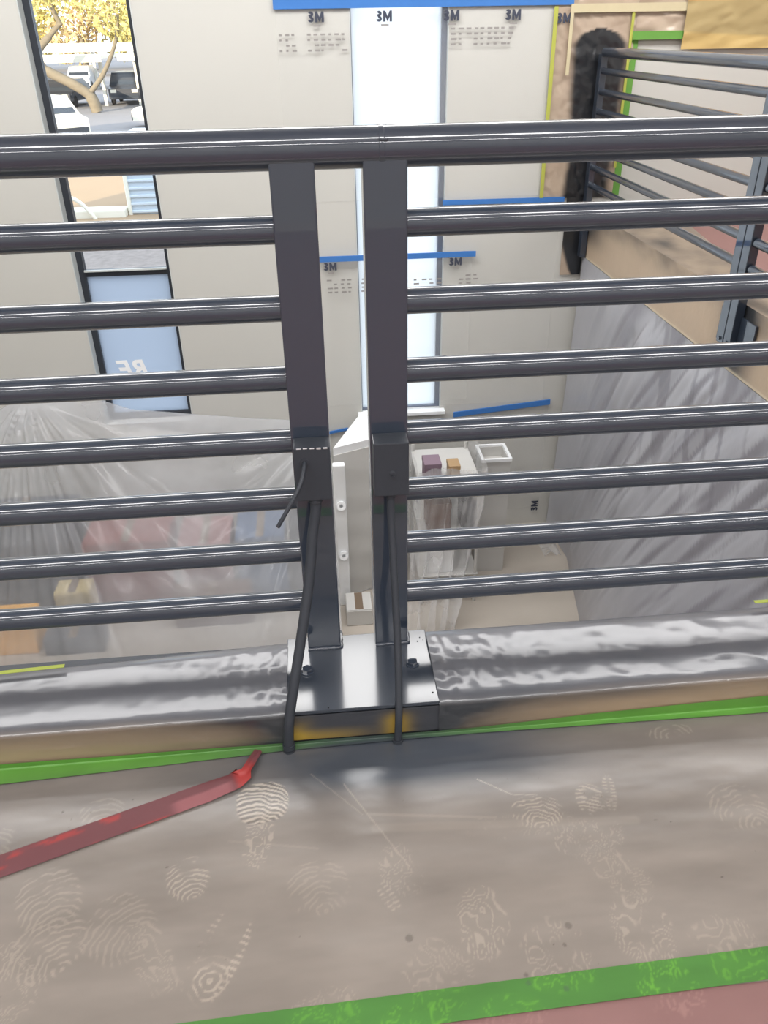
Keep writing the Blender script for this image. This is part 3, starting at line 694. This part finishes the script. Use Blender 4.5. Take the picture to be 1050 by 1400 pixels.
# ================================================================== MASKING ON THE BACK WALL
def blotch(parent, x, z, y, n, w_, rng):
    """rows of tiny illegible print"""
    mb = MB()
    for i in range(n):
        xx = x + i * w_ * 1.15
        for k in range(4):
            if rng.random() < .15: continue
            a = xx + rng.random() * w_ * .2; mb.box(a, a + w_ * (.4 + .5 * rng.random()), y - .0006, y, z - k * .030 - .011, z - k * .030)
    o = obj('fine_print', mb, M['print_pale'], parent); o['kind'] = 'stuff'; return o
rng = random.Random(3)
def masking(label, x0, x1, zt, zb, logos, prints, y, slope=0.0, tape=.034, seedv=1, tx=None):
    r = thing('masking_film', label, 'masking film', ((x0 + x1) / 2, y, zb))
    def fn(X, Z):
        s = sstep(0, .15, (zt - Z) / max(zt - zb, .01))
        return X, y - .003 - .010 * s * np.abs(fbm(X * 3 + Z * 1.4, Z * 2 - X, seedv, 3) - .5) * 2, Z + slope * (X - x0)
    grid('film', np.arange(x0, x1 + .001, .025), np.linspace(zb, zt, max(8, int((zt - zb) / .03))), fn, M['clear_film'], r)
    a, b = tx or (x0 - .01, x1 + .01)
    mb = MB(); za, zb_ = zt + slope * (a - x0), zt + slope * (b - x0)
    mb.v += [(a, y - .016, za - tape / 2), (b, y - .016, zb_ - tape / 2), (b, y - .016, zb_ + tape / 2), (a, y - .016, za + tape / 2)]
    mb.v += [(p[0], p[1] + .0125, p[2]) for p in mb.v[:4]]
    mb.f += [(0, 1, 2, 3), (7, 6, 5, 4), (0, 4, 5, 1), (1, 5, 6, 2), (2, 6, 7, 3), (3, 7, 4, 0)]
    obj('tape', mb, M['blue_tape'], r)
    for (lx, lz, sz) in logos:
        mark(sz, (lx, y - .018, lz), M['print'], r)
        obj('mark_line', MB().box(lx - sz * .15, lx + sz * .45, y - .018, y - .0174, lz - sz * .28, lz - sz * .16), M['print_pale'], r)
    for (px_, pz_, n, w_) in prints: blotch(r, px_, pz_, y - .017, n, w_, rng)
    return r
YF = WALL - .004
masking('clear masking film hung from the topmost blue tape across the white window', -.14, 1.69, 1.335, .13,
        [(.112, 1.232, .085), (.555, 1.230, .085), (.998, 1.228, .085), (1.408, 1.227, .085)], [(-.13, 1.17, 3, .035), (.05, 1.17, 6, .04), (1.0, 1.19, 4, .045), (1.2, 1.19, 5, .04)], YF, 0.0, .055, 3, tx=(-.150, 1.82))
masking('clear masking film hung from the short blue tape right of the white window', .985, 1.87, .098, -1.50, [], [], YF - .006, -.004, .034, 8)
masking('clear masking film hung from the blue tape crossing the white window halfway down', .055, 1.222, -.270, -1.45,
        [(.125, -.352, .080), (1.07, -.350, .080)], [(.10, -.42, 7, .045), (.53, -.44, 8, .05), (1.1, -.42, 3, .05)], YF - .022, 0.0, .040, 12)
masking('clear masking film below the slanting blue tape low on the wall', 1.115, 1.915, -1.590, -2.60, [], [], YF - .004, .088, .045, 17)
masking('clear masking film below the tiny blue tape behind the white cover', .045, .205, -1.700, -2.50, [], [], YF - .002, .17, .022, 21)
pf = [o for o in bpy.data.objects if o.get('label', '').startswith('clear masking film below the slanting')][0]
mark(.085, (1.905, YF - .016, -2.54), M['print'], pf, math.radians(90))
# tan film around the wall post, with sprayed black patch
def tanfilm(X, Z): return X, WALL - .006 - .016 * np.abs(fbm(X * 9 - Z * 4, Z * 12 + X * 9, 6, 3) - .5) * 2, Z
def tancol(X, Z):
    n = fbm(X * 6, Z * 6, 33, 4)
    hw = np.interp(Z, [-.5, -.42, -.2, .15, .45, .9, 1.08, 1.14, 1.18], [.02, .06, .13, .15, .145, .175, .175, .12, .0])
    cx = np.interp(Z, [-.5, -.2, .45, 1.1], [2.03, 2.02, 2.045, 2.025])
    d = sstep(1.28, .88, np.abs(X - cx) / np.maximum(hw, .001) + (n - .5) * .25) * (Z < 1.185)
    c = mixc(np.ones(X.shape + (3,)) * np.array(lin(192, 174, 155)[:3]), lin(168, 148, 130)[:3], n)
    c = mixc(c, lin(34, 36, 40)[:3], d)
    return np.concatenate([c, np.ones(c.shape[:2] + (1,))], -1).reshape(-1, 4)
tm = thing('masking_film', 'tan masking film around the wall post with a large black sprayed patch', 'masking film', (1.98, WALL, -.46))
grid('film', np.arange(1.70, 2.262, .010), np.arange(.10, 1.34, .012), tanfilm, M['curb_film'], tm, cols=tancol)
grid('film', np.arange(1.90, 2.061, .010), np.arange(-.46, .105, .012), lambda X, Z: (X, WALL - .010 - .012 * fbm(X * 9, Z * 7, 2, 3), Z), M['curb_film'], tm, cols=tancol)
mark(.080, (1.752, WALL - .0265, 1.205), M['print'], tm)
obj('yellow_tape', MB().box(1.690, 1.716, WALL - .028, WALL - .0235, .11, 1.30), M['lime_tape'], tm)
obj('yellow_tape', MB().box(2.222, 2.240, WALL - .028, WALL - .0235, .30, 1.30), M['lime_tape'], tm)
obj('cream_tape', MB().box(1.800, 2.60, WALL - .0335, WALL - .0285, 1.262, 1.312), M['cream_tape'], tm)
obj('cream_tape', MB().box(1.800, 1.822, WALL - .0335, WALL - .0285, .90, 1.262), M['cream_tape'], tm)
obj('green_tape', MB().box(2.240, 2.290, WALL - .012, WALL - .006, .10, 1.105), M['green_tape'], tm)
tp = thing('masking_film', 'wrinkled tan film with green tape edge above the far railing', 'masking film', (2.45, WALL, 1.09))
def tf2(X, Z): return X, WALL - .008 - .020 * np.abs(fbm(X * 5 + Z * 6, Z * 11 - X * 3, 16, 3) - .5) * 2, Z
grid('film', np.arange(2.262, 2.64, .012), np.arange(1.13, 1.34, .012), tf2, M['curb_film'], tp, cols=lambda X, Z: tancol(X + 4, Z))
obj('green_tape', MB().box(2.240, 2.62, WALL - .034, WALL - .029, 1.100, 1.150), M['green_tape'], tp)
def oc(X, Z): return X, WALL - .036 - .020 * np.abs(fbm(X * 4, Z * 9 - X * 2, 26, 3) - .5) * 2, Z
def occ(X, Z):
    c = mixc(np.ones(X.shape + (3,)) * np.array(lin(198, 170, 112)[:3]), lin(172, 152, 108)[:3], sstep(1.13, 1.15, Z + .05 * (X - 2.6))); c = mixc(c, lin(236, 176, 92)[:3], sstep(1.315, 1.335, Z))
    return np.concatenate([c, np.ones(c.shape[:2] + (1,))], -1).reshape(-1, 4)
tag(grid('masking_paper', np.arange(2.585, 3.9, .02), np.arange(1.040, 1.6, .012), oc, M['paint_attr'], cols=occ), 'ochre masking paper at the upper right of the back wall', 'masking paper')

# ================================================================== LOWER FLOOR: covered goods
def carton(name, label, x0, x1, y0, y1, z0, z1, m, tapem=None):
    r = thing(name, label, 'box', ((x0 + x1) / 2, (y0 + y1) / 2, z0))
    obj('carton_body', MB().rbox(x0, x1, y0, y1, z0, z1, .006, 1), m, r)
    xm = (x0 + x1) / 2
    obj('flap', MB().rbox(x0 + .004, xm - .003, y0 + .004, y1 - .004, z1, z1 + .006, .002, 1), m, r)
    obj('flap', MB().rbox(xm + .003, x1 - .004, y0 + .004, y1 - .004, z1, z1 + .006, .002, 1), m, r)
    obj('packing_tape', MB().box(xm - .03, xm + .03, y0 + .01, y1 - .01, z1 + .006, z1 + .007), tapem or M['packing'], r)
    return r
paint('carton_red', 132, 60, 52, .6); paint('carton_brown', 104, 78, 66, .7); paint('carton_cream', 190, 172, 120, .7); paint('carton_blue', 70, 96, 132, .6)
paint('carton_pink', 150, 104, 104, .6); paint('carton_yellow', 245, 180, 56, .6); paint('carton_grey', 70, 74, 84, .6); paint('purple', 128, 108, 122, .6); paint('orange', 168, 140, 104, .6); paint('dark', 46, 46, 50, .6)
carton('carton', 'dark grey carton under the milky sheet at far left', -2.72, -1.92, 5.26, 5.64, LOW, -1.90, M['carton_grey'])
carton('carton', 'brick red carton in the middle under the milky sheet', -1.86, -1.22, 5.20, 5.62, LOW, -2.10, M['carton_red'])
carton('carton', 'small cream carton in front of the brick red carton', -2.06, -1.80, 4.96, 5.14, LOW, -2.36, M['carton_cream'])
carton('carton', 'dusty pink carton beside the blue one under the milky sheet', -1.16, -.76, 5.20, 5.62, LOW, -2.16, M['carton_pink'])
carton('carton', 'blue carton under the right end of the milky sheet', -.72, -.34, 5.22, 5.62, LOW, -2.14, M['carton_blue'])
carton('carton', 'black carton behind the left post under the milky sheet', -.30, .0, 5.25, 5.62, LOW, -2.04, M['dark'])
carton('carton', 'low brown carton on the floor before the pink one', -1.20, -.62, 4.92, 5.14, LOW, -2.46, M['carton_brown'])
carton('carton', 'low dark carton on the floor next to the yellow one', -2.12, -1.70, 4.70, 4.90, LOW, -2.58, M['carton_grey'])
carton('carton', 'bright yellow carton on the lower floor at the left edge', -2.95, -2.18, 4.74, 4.98, LOW, -2.44, M['carton_yellow'])
# the long milky sheet
RX = [-3.6, -2.6, -2.37, -2.19, -1.83, -1.62, -1.43, -.95, -.5, -.11, .06]; RZ = [-1.35, -1.22, -1.18, -1.09, -1.15, -1.15, -1.23, -1.30, -1.36, -1.40, -1.40]
def milk(X, V):
    rz = np.interp(X, RX, RZ); yr = 5.70
    yb = np.interp(X, [-3.6, -2.2, -1.9, -1.3, 0.1], [4.50, 4.50, 4.50, 4.45, 4.45])
    # V 0..0.2 behind the ridge, 0.2..1 in front
    t = np.clip((V - .12) / .88, 0, 1); s = np.clip(V / .12, 0, 1)
    y = np.where(V < .12, 5.98 - (5.98 - yr) * s, yr + (yb - yr) * t ** .9)
    zf = LOW + .02
    z = np.where(V < .12, rz - .30 * (1 - s) ** 1.5, rz + (zf - rz) * (t ** 1.15))
    # cartons push it up a little; folds fan out from two gathered points
    a1 = np.arctan2(V - .10, X + 2.15); r1 = np.hypot(V - .10, (X + 2.15) * .6)
    a2 = np.arctan2(V - .15, -.02 - X + .05); r2 = np.hypot(V - .15, (X - .03) * .6)
    f1 = np.abs(fbm(a1 * 7, r1 * .5, 5, 2) - .5) * 2 * sstep(1.4, .2, r1) * sstep(0, .12, r1)
    f2 = np.abs(fbm(a2 * 6, r2 * .5, 15, 2) - .5) * 2 * sstep(1.0, .2, r2) * sstep(0, .12, r2)
    d = (.10 * f1 + .07 * f2) * sstep(.10, .25, V)
    return X, y - d * .8, z + d * .6
tag(grid('plastic_sheet', np.arange(-3.6, .061, .014), np.linspace(0, 1, 170), milk, M['milky']), 'milky plastic sheet draped over boxes on the lower floor below the left window', 'plastic sheet')
# tall white cover
tw = thing('draped_stand', 'tall stand under a white paper cover seen between the two posts', 'display stand', (.35, 5.5, LOW))
obj('cover', MB().prism([(.06, 5.16), (.52, 5.34), (.66, 5.98), (.31, 5.86)], LOW, -1.405, [(.07, 5.21), (.50, 5.395), (.64, 5.98), (.32, 5.83)]), M['white'], tw)
obj('skirt', MB().prism([(.062, 5.150), (.525, 5.331), (.523, 5.338), (.062, 5.157)], LOW + .02, -1.46, [(.070, 5.197), (.502, 5.383), (.500, 5.391), (.070, 5.206)]), M['greyplastic'], tw)
ur = thing('white_upright', 'white upright with two round pegs beside the covered stand', 'upright', (.10, 5.06, LOW))
obj('upright_body', MB().rbox(.055, .145, 5.06, 5.12, LOW, -1.47, .012, 2), M['white'], ur)
for z in (-1.80, -2.24):
    obj('peg', MB().ring((.105, 5.06, z), (0, -1, .35), .013, .034, .03, 22), M['white'], ur, 50)
carton('carton', 'light grey box at the foot of the white upright', .10, .30, 4.80, 5.03, LOW, -2.58, M['greyplastic'])
# wrapped rack right of the right post
rk = thing('display_rack', 'grey wire display rack wrapped in clear plastic on the lower floor', 'rack', (.85, 5.4, LOW))
for x in (.70, 1.12):
    for y in (5.02, 5.60):
        obj('leg', MB().tube([(x, y, LOW), (x, y, -1.60)], .014, 10), M['greyplastic'], rk, 60)
for z in (-2.45, -2.05, -1.66):
    obj('shelf', MB().rbox(.68, 1.14, 5.00, 5.62, z - .012, z, .003, 1), M['greyplastic'], rk)
items = [('purple', 'small purple box on the wrapped rack', .72, .84, 5.05, 5.20, -1.66, .16), ('orange', 'small orange box on the wrapped rack', .90, .98, 5.06, 5.18, -1.66, .13), ('carton_brown', 'small brown box on the middle shelf of the wrapped rack', .74, .92, 5.04, 5.25, -2.05, .22),
         ('dark', 'small black box on the middle shelf of the wrapped rack', 1.00, 1.10, 5.04, 5.20, -2.05, .20), ('white', 'small white box on the low shelf of the wrapped rack', .75, .95, 5.04, 5.30, -2.45, .20)]
for k, lb, x0, x1, y0, y1, z, h in items:
    r = thing('product_box', lb, 'box', ((x0 + x1) / 2, (y0 + y1) / 2, z), 'small boxes on the wrapped rack')
    obj('carton_body', MB().rbox(x0, x1, y0, y1, z, z + h, .004, 1), M[k], r); obj('lid', MB().rbox(x0 - .003, x1 + .003, y0 - .003, y1 + .003, z + h * .8, z + h + .004, .002, 1), M[k], r)
tr = thing('open_bin', 'open grey bin standing at the wall right of the wrapped rack', 'bin', (1.33, 5.55, LOW))
obj('bin_wall', MB().box(1.22, 1.44, 5.40, 5.415, LOW, -1.68).box(1.22, 1.44, 5.635, 5.65, LOW, -1.68).box(1.22, 1.235, 5.415, 5.635, LOW, -1.68).box(1.425, 1.44, 5.415, 5.635, LOW, -1.68), M['greyplastic'], tr)
obj('bin_rim', MB().box(1.21, 1.45, 5.39, 5.412, -1.69, -1.665).box(1.21, 1.45, 5.638, 5.66, -1.69, -1.665).box(1.21, 1.232, 5.412, 5.638, -1.69, -1.665).box(1.428, 1.45, 5.412, 5.638, -1.69, -1.665), M['white'], tr)
obj('bin_base', MB().box(1.236, 1.424, 5.416, 5.634, -1.78, -1.765), M['greyplastic'], tr)
def drape(U, V):
    # U runs along the outline back-left, front-left, front-right, back-right
    xt = np.interp(U, [0, .25, .75, 1], [.66, .66, 1.16, 1.16]); yt = np.interp(U, [0, .25, .75, 1], [5.64, 4.97, 4.97, 5.64])
    xb = np.interp(U, [0, .25, .75, 1], [.60, .58, .90, 1.10]); yb = np.interp(U, [0, .25, .75, 1], [5.66, 4.66, 4.70, 5.50])
    t = V ** 1.3; f = .07 * np.sin(U * 40 + 7 * fbm(U * 5, V * 2, 3, 2)) * (.1 + V) * fbm(U * 9, V * 2.5, 13, 2) * 1.6 + .05 * (fbm(U * 18, V * 4, 7, 3) - .5)
    return xt + (xb - xt) * t + f * .6, yt + (yb - yt) * t - np.abs(f), (-1.53 + .08 * fbm(U * 7, 0 * V, 91, 2)) * (1 - V) + (LOW + .01) * V
tag(grid('plastic_drape', np.linspace(0, 1, 150), np.linspace(0, 1, 70), drape, M['clear_drape']), 'clear plastic draped around the display rack right of the posts', 'plastic sheet')
# crumpled film at the foot of the wall corner
def cf(X, Y): return X, Y, LOW + .004 + .09 * np.abs(fbm(X * 9, Y * 9, 44, 3) - .5) * 2 * sstep(0, .05, X - 1.84) * sstep(0, .05, 1.99 - X)
tag(grid('film_scrap', np.arange(1.84, 1.995, .01), np.arange(5.55, 6.05, .012), cf, M['clear_drape']), 'crumpled scrap of clear film on the floor in the corner', 'plastic sheet')

# ================================================================== OUTDOORS
tag(obj('ground', MB().box(-90, 60, D + .01, 220, GROUND - .3, GROUND), M['asphalt']), kind='structure')
tag(obj('ground', MB().box(-30, 6, 21.0, 37, GROUND, GROUND + .02), M['tan_ground']), kind='structure')
tag(obj('ground', MB().box(-30, 6, 10, 20.3, GROUND, GROUND + .03), M['gravel']), kind='structure')
tag(obj('kerb', MB().rbox(-7.5, -4.62, 21.7, 22.3, GROUND, GROUND + .20, .03), M['lotwhite']), 'white concrete kerb outside the left window beside the ribbed metal box', 'kerb')
# ribbed metal enclosure
en = thing('metal_enclosure', 'pale ribbed metal enclosure outside the left window', 'enclosure', (-3.2, 22.6, GROUND))
obj('enclosure_body', MB().box(-4.52, -2.2, 22.06, 24, GROUND, -.95), M['corr'], en)
e0 = obj('rib', MB().rbox(-4.54, -2.2, 22.0, 22.06, GROUND + .05, GROUND + .13, .02, 1), M['corr'], en)
for k in range(1, 10): share(e0, 'rib', (0, 0, .185 * k), en)
obj('corner_post', MB().rbox(-4.60, -4.50, 21.98, 22.1, GROUND, -.93, .02, 1), M['lotwhite'], en)
hr = thing('pipe_handrail', 'bent white pipe rail by the kerb outside', 'handrail', (-6, 22.0, GROUND))
obj('pipe', MB().tube(smooth_path([(-7.6, 21.6, GROUND + .55), (-6.1, 21.6, GROUND + .55), (-5.7, 21.6, GROUND + .45), (-5.4, 21.6, GROUND + .1), (-5.35, 21.6, GROUND)]), .05, 12), M['lotwhite'], hr, 60)
obj('pipe_post', MB().tube([(-7.2, 21.6, GROUND), (-7.2, 21.6, GROUND + .55)], .05, 10), M['lotwhite'], hr, 60)
def carport(label, x0, x1, y0, y1, z, th=.35):
    r = thing('carport', label, 'carport', ((x0 + x1) / 2, (y0 + y1) / 2, GROUND), 'carports in the car park')
    obj('roof', MB().box(x0, x1, y0, y1, z - th * .5, z), M['lotwhite'], r)
    obj('roof_fascia', MB().box(x0, x1, y0 - .08, y0, z - th, z + .05), M['lotwhite'], r)
    n = max(2, int((x1 - x0) / 5))
    for i in range(n + 1):
        x = x0 + .6 + (x1 - x0 - 1.2) * i / n
        obj('carport_post', MB().box(x - .1, x + .1, y0 + 2.2, y0 + 2.4, GROUND, z - th * .5), M['lotwhite'], r)
carport('nearest white carport roof, left of the crooked tree', -26, -12.2, 58, 63, .10)
carport('nearest white carport roof, at the right edge of the window', -11.2, -3, 58, 63, .15)
carport('second row carport roof behind the nearest ones', -40, -6, 78, 83, .35)
carport('farthest carport roof in front of the trees', -60, -8, 105, 110, .40)
def car(label, loc, rot, L_, W_, Hh, m, kind='suv'):
    r = thing('car', label, 'car', (0, 0, 0), 'parked cars outside')
    l, w_, h = L_ / 2, W_ / 2, Hh
    prof = [(-l, .35), (-l, h * .52), (-l * .72, h * .60), (-l * .46, h), (l * (.80 if kind == 'suv' else .42), h), (l * (.97 if kind == 'suv' else .72), h * .60), (l, h * .55), (l, .35)]
    def side(yv, ins): return [(x, yv - (ins if z > h * .65 else 0) * (1 if yv > 0 else -1), z) for x, z in prof]
    mb = MB(); A = side(-w_, .16); B = side(w_, .16); n = len(A); mb.v = A + B
    mb.f = [tuple(range(n)), tuple(reversed(range(n, 2 * n)))] + [(i, n + i, n + (i + 1) % n, (i + 1) % n) for i in range(n)]
    obj('body', mb, m, r)
    g = MB(); x0 = -l * .60; x1 = -l * .45
    g.quad((-l * .70, -w_ + .14, h * .635), (-l * .70, w_ - .14, h * .635), (-l * .485, w_ - .24, h * .955), (-l * .485, -w_ + .24, h * .955))
    xr0, xr1 = (l * .958, l * .82) if kind == 'suv' else (l * .70, l * .46)
    g.quad((xr0 + .01, w_ - .16, h * .64), (xr0 + .01, -w_ + .16, h * .64), (xr1 + .04, -w_ + .24, h * .94), (xr1 + .04, w_ - .24, h * .94))
    for s in (-1, 1):
        ya, yb = s * (w_ - .06), s * (w_ - .165)
        g.quad((-l * .55, ya, h * .64), (xr0 * .9, ya, h * .64), (xr1 * .92, yb, h * .94), (-l * .42, yb, h * .94))
    for i, v in enumerate(g.v): g.v[i] = v
    gg = MB(); gg.v = [tuple(v) for v in g.v]; gg.f = g.f
    obj('car_windows', gg, M['carglass'], r)
    for sx in (-.62, .62):
        for s in (-1, 1):
            obj('wheel', MB().tube([(sx * l, s * (w_ - .2), .33), (sx * l, s * (w_ + .01), .33)], .33, 18), M['tyre'], r, 60)
    obj('bumper', MB().box(-l - .06, -l, -w_ + .1, w_ - .1, .38, .60), M['carglass'], r)
    for s in (-1, 1): obj('headlight', MB().box(-l - .03, -l, s * (w_ - .32) - .18, s * (w_ - .32) + .18, h * .40, h * .50), M['lotwhite'], r)
    r.location = loc; r.rotation_euler = (0, 0, rot); return r
paint('car_white', 238, 232, 215, .25); paint('car_black', 66, 68, 74, .25); paint('car_grey', 150, 152, 156, .25); paint('car_blue', 70, 110, 190, .25); paint('car_silver', 200, 202, 205, .25)
car('white car nearest the building in the left window', (-11.5, 40.5, GROUND), 2.3, 4.6, 1.9, 1.75, M['car_white'])
car('black car parked behind the white one', (-15.3, 61.0, GROUND), 1.45, 4.7, 1.9, 1.55, M['car_black'], 'sedan')
car('dark car under the carport right of the tree trunk', (-11.6, 62.5, GROUND), 1.6, 4.8, 2.0, 1.85, M['car_black'])
car('silver car in the second row behind the tree', (-18.6, 80, GROUND), 1.6, 4.8, 1.9, 1.75, M['car_silver'])
car('grey car in the second row at far left', (-22.5, 80, GROUND), 1.6, 4.8, 1.9, 1.75, M['car_grey'])
car('blue car at the right edge of the left window', (-12.2, 75.0, GROUND), 1.57, 4.6, 1.9, 1.6, M['car_blue'], 'sedan')
car('white car half hidden at the right window edge', (-6.1, 45.5, GROUND), .1, 4.6, 1.9, 1.55, M['car_white'], 'sedan')
# trees
def leaves(name, centers, n, size, mt, parent, seed):
    rg = np.random.default_rng(seed); mb = MB()
    for (c, r) in centers:
        k = int(n * r ** 2)
        d = rg.normal(size=(k, 3)); d /= np.linalg.norm(d, axis=1)[:, None]; p = np.array(c) + d * (r * rg.random(k)[:, None] ** .4) * np.array([1, 1, .8])
        a = rg.normal(size=(k, 3)); a /= np.linalg.norm(a, axis=1)[:, None]; b = np.cross(a, rg.normal(size=(k, 3))); b /= np.linalg.norm(b, axis=1)[:, None]
        s = size * (.6 + .8 * rg.random(k))[:, None]
        for q0, q1, q2, q3 in zip(p - a * s, p + b * s * .45, p + a * s, p - b * s * .45): mb.quad(tuple(q0), tuple(q1), tuple(q2), tuple(q3))
    o = obj(name, mb, mt, parent); o['kind'] = 'stuff'; return o
t = thing('tree', 'crooked bare-trunked tree with yellow green leaves in the car park', 'tree', (-12.6, 55, GROUND))
obj('trunk', MB().tube(smooth_path([(-12.3, 55, GROUND), (-12.6, 55, GROUND + .9), (-13.6, 55, GROUND + 1.6), (-14.9, 55.2, GROUND + 2.3), (-15.1, 55.3, GROUND + 3.2), (-14.3, 55.4, GROUND + 4.0), (-13.6, 55.4, GROUND + 4.6)]), [.34] * 10 + [.28] * 20 + [.2] * 20 + [.14] * 11, 10), M['bark'], t, 60)
for br_ in ([(-12.7, 55, GROUND + .9), (-11.6, 55, GROUND + 2.0), (-10.6, 55, GROUND + 3.6), (-10.2, 55, GROUND + 5)], [(-14.6, 55.1, GROUND + 2.1), (-16.4, 55, GROUND + 2.6), (-17.5, 55, GROUND + 3.0)], [(-13.6, 55.4, GROUND + 4.5), (-13.9, 55.4, GROUND + 5.6), (-13.4, 55.4, GROUND + 6.6)]):
    p = smooth_path(br_); obj('branch', MB().tube(p, [.16 - .09 * i / len(p) for i in range(len(p))], 8), M['bark'], t, 60)
leaves('foliage', [((-10.4, 55, 2.4), 1.9), ((-9.0, 55, 1.6), 1.4), ((-12.6, 55, 3.6), 1.8), ((-15.2, 55, 3.8), 2.0), ((-17.4, 55, 3.2), 1.6)], 150, .16, M['leaf'], t, 1)
rg = random.Random(5)
for i, (x, y, lb) in enumerate([(-50, 128, 'first tan tree from the left behind the farthest carport'), (-42, 124, 'second tan tree from the left behind the farthest carport'), (-35, 128, 'third tan tree from the left behind the farthest carport'), (-28, 123, 'fourth tan tree from the left behind the farthest carport'), (-21, 127, 'fifth tan tree from the left behind the farthest carport'), (-14, 124, 'sixth tan tree from the left behind the farthest carport'), (-7, 128, 'rightmost tan tree behind the farthest carport')]):
    t = thing('tree', lb, 'tree', (x, y, GROUND), 'trees behind the car park')
    obj('trunk', MB().tube([(x, y, GROUND), (x + .2, y, GROUND + 4)], [.4, .25], 8), M['bark'], t, 60)
    leaves('foliage', [((x + rg.uniform(-2, 2), y + rg.uniform(-1, 1), GROUND + z), rg.uniform(3.0, 4.2)) for z in (3.5, 6.5, 10.0, 13.0)], 45, .42, M['leaf2'] if i % 2 else M['leaf'], t, 30 + i)
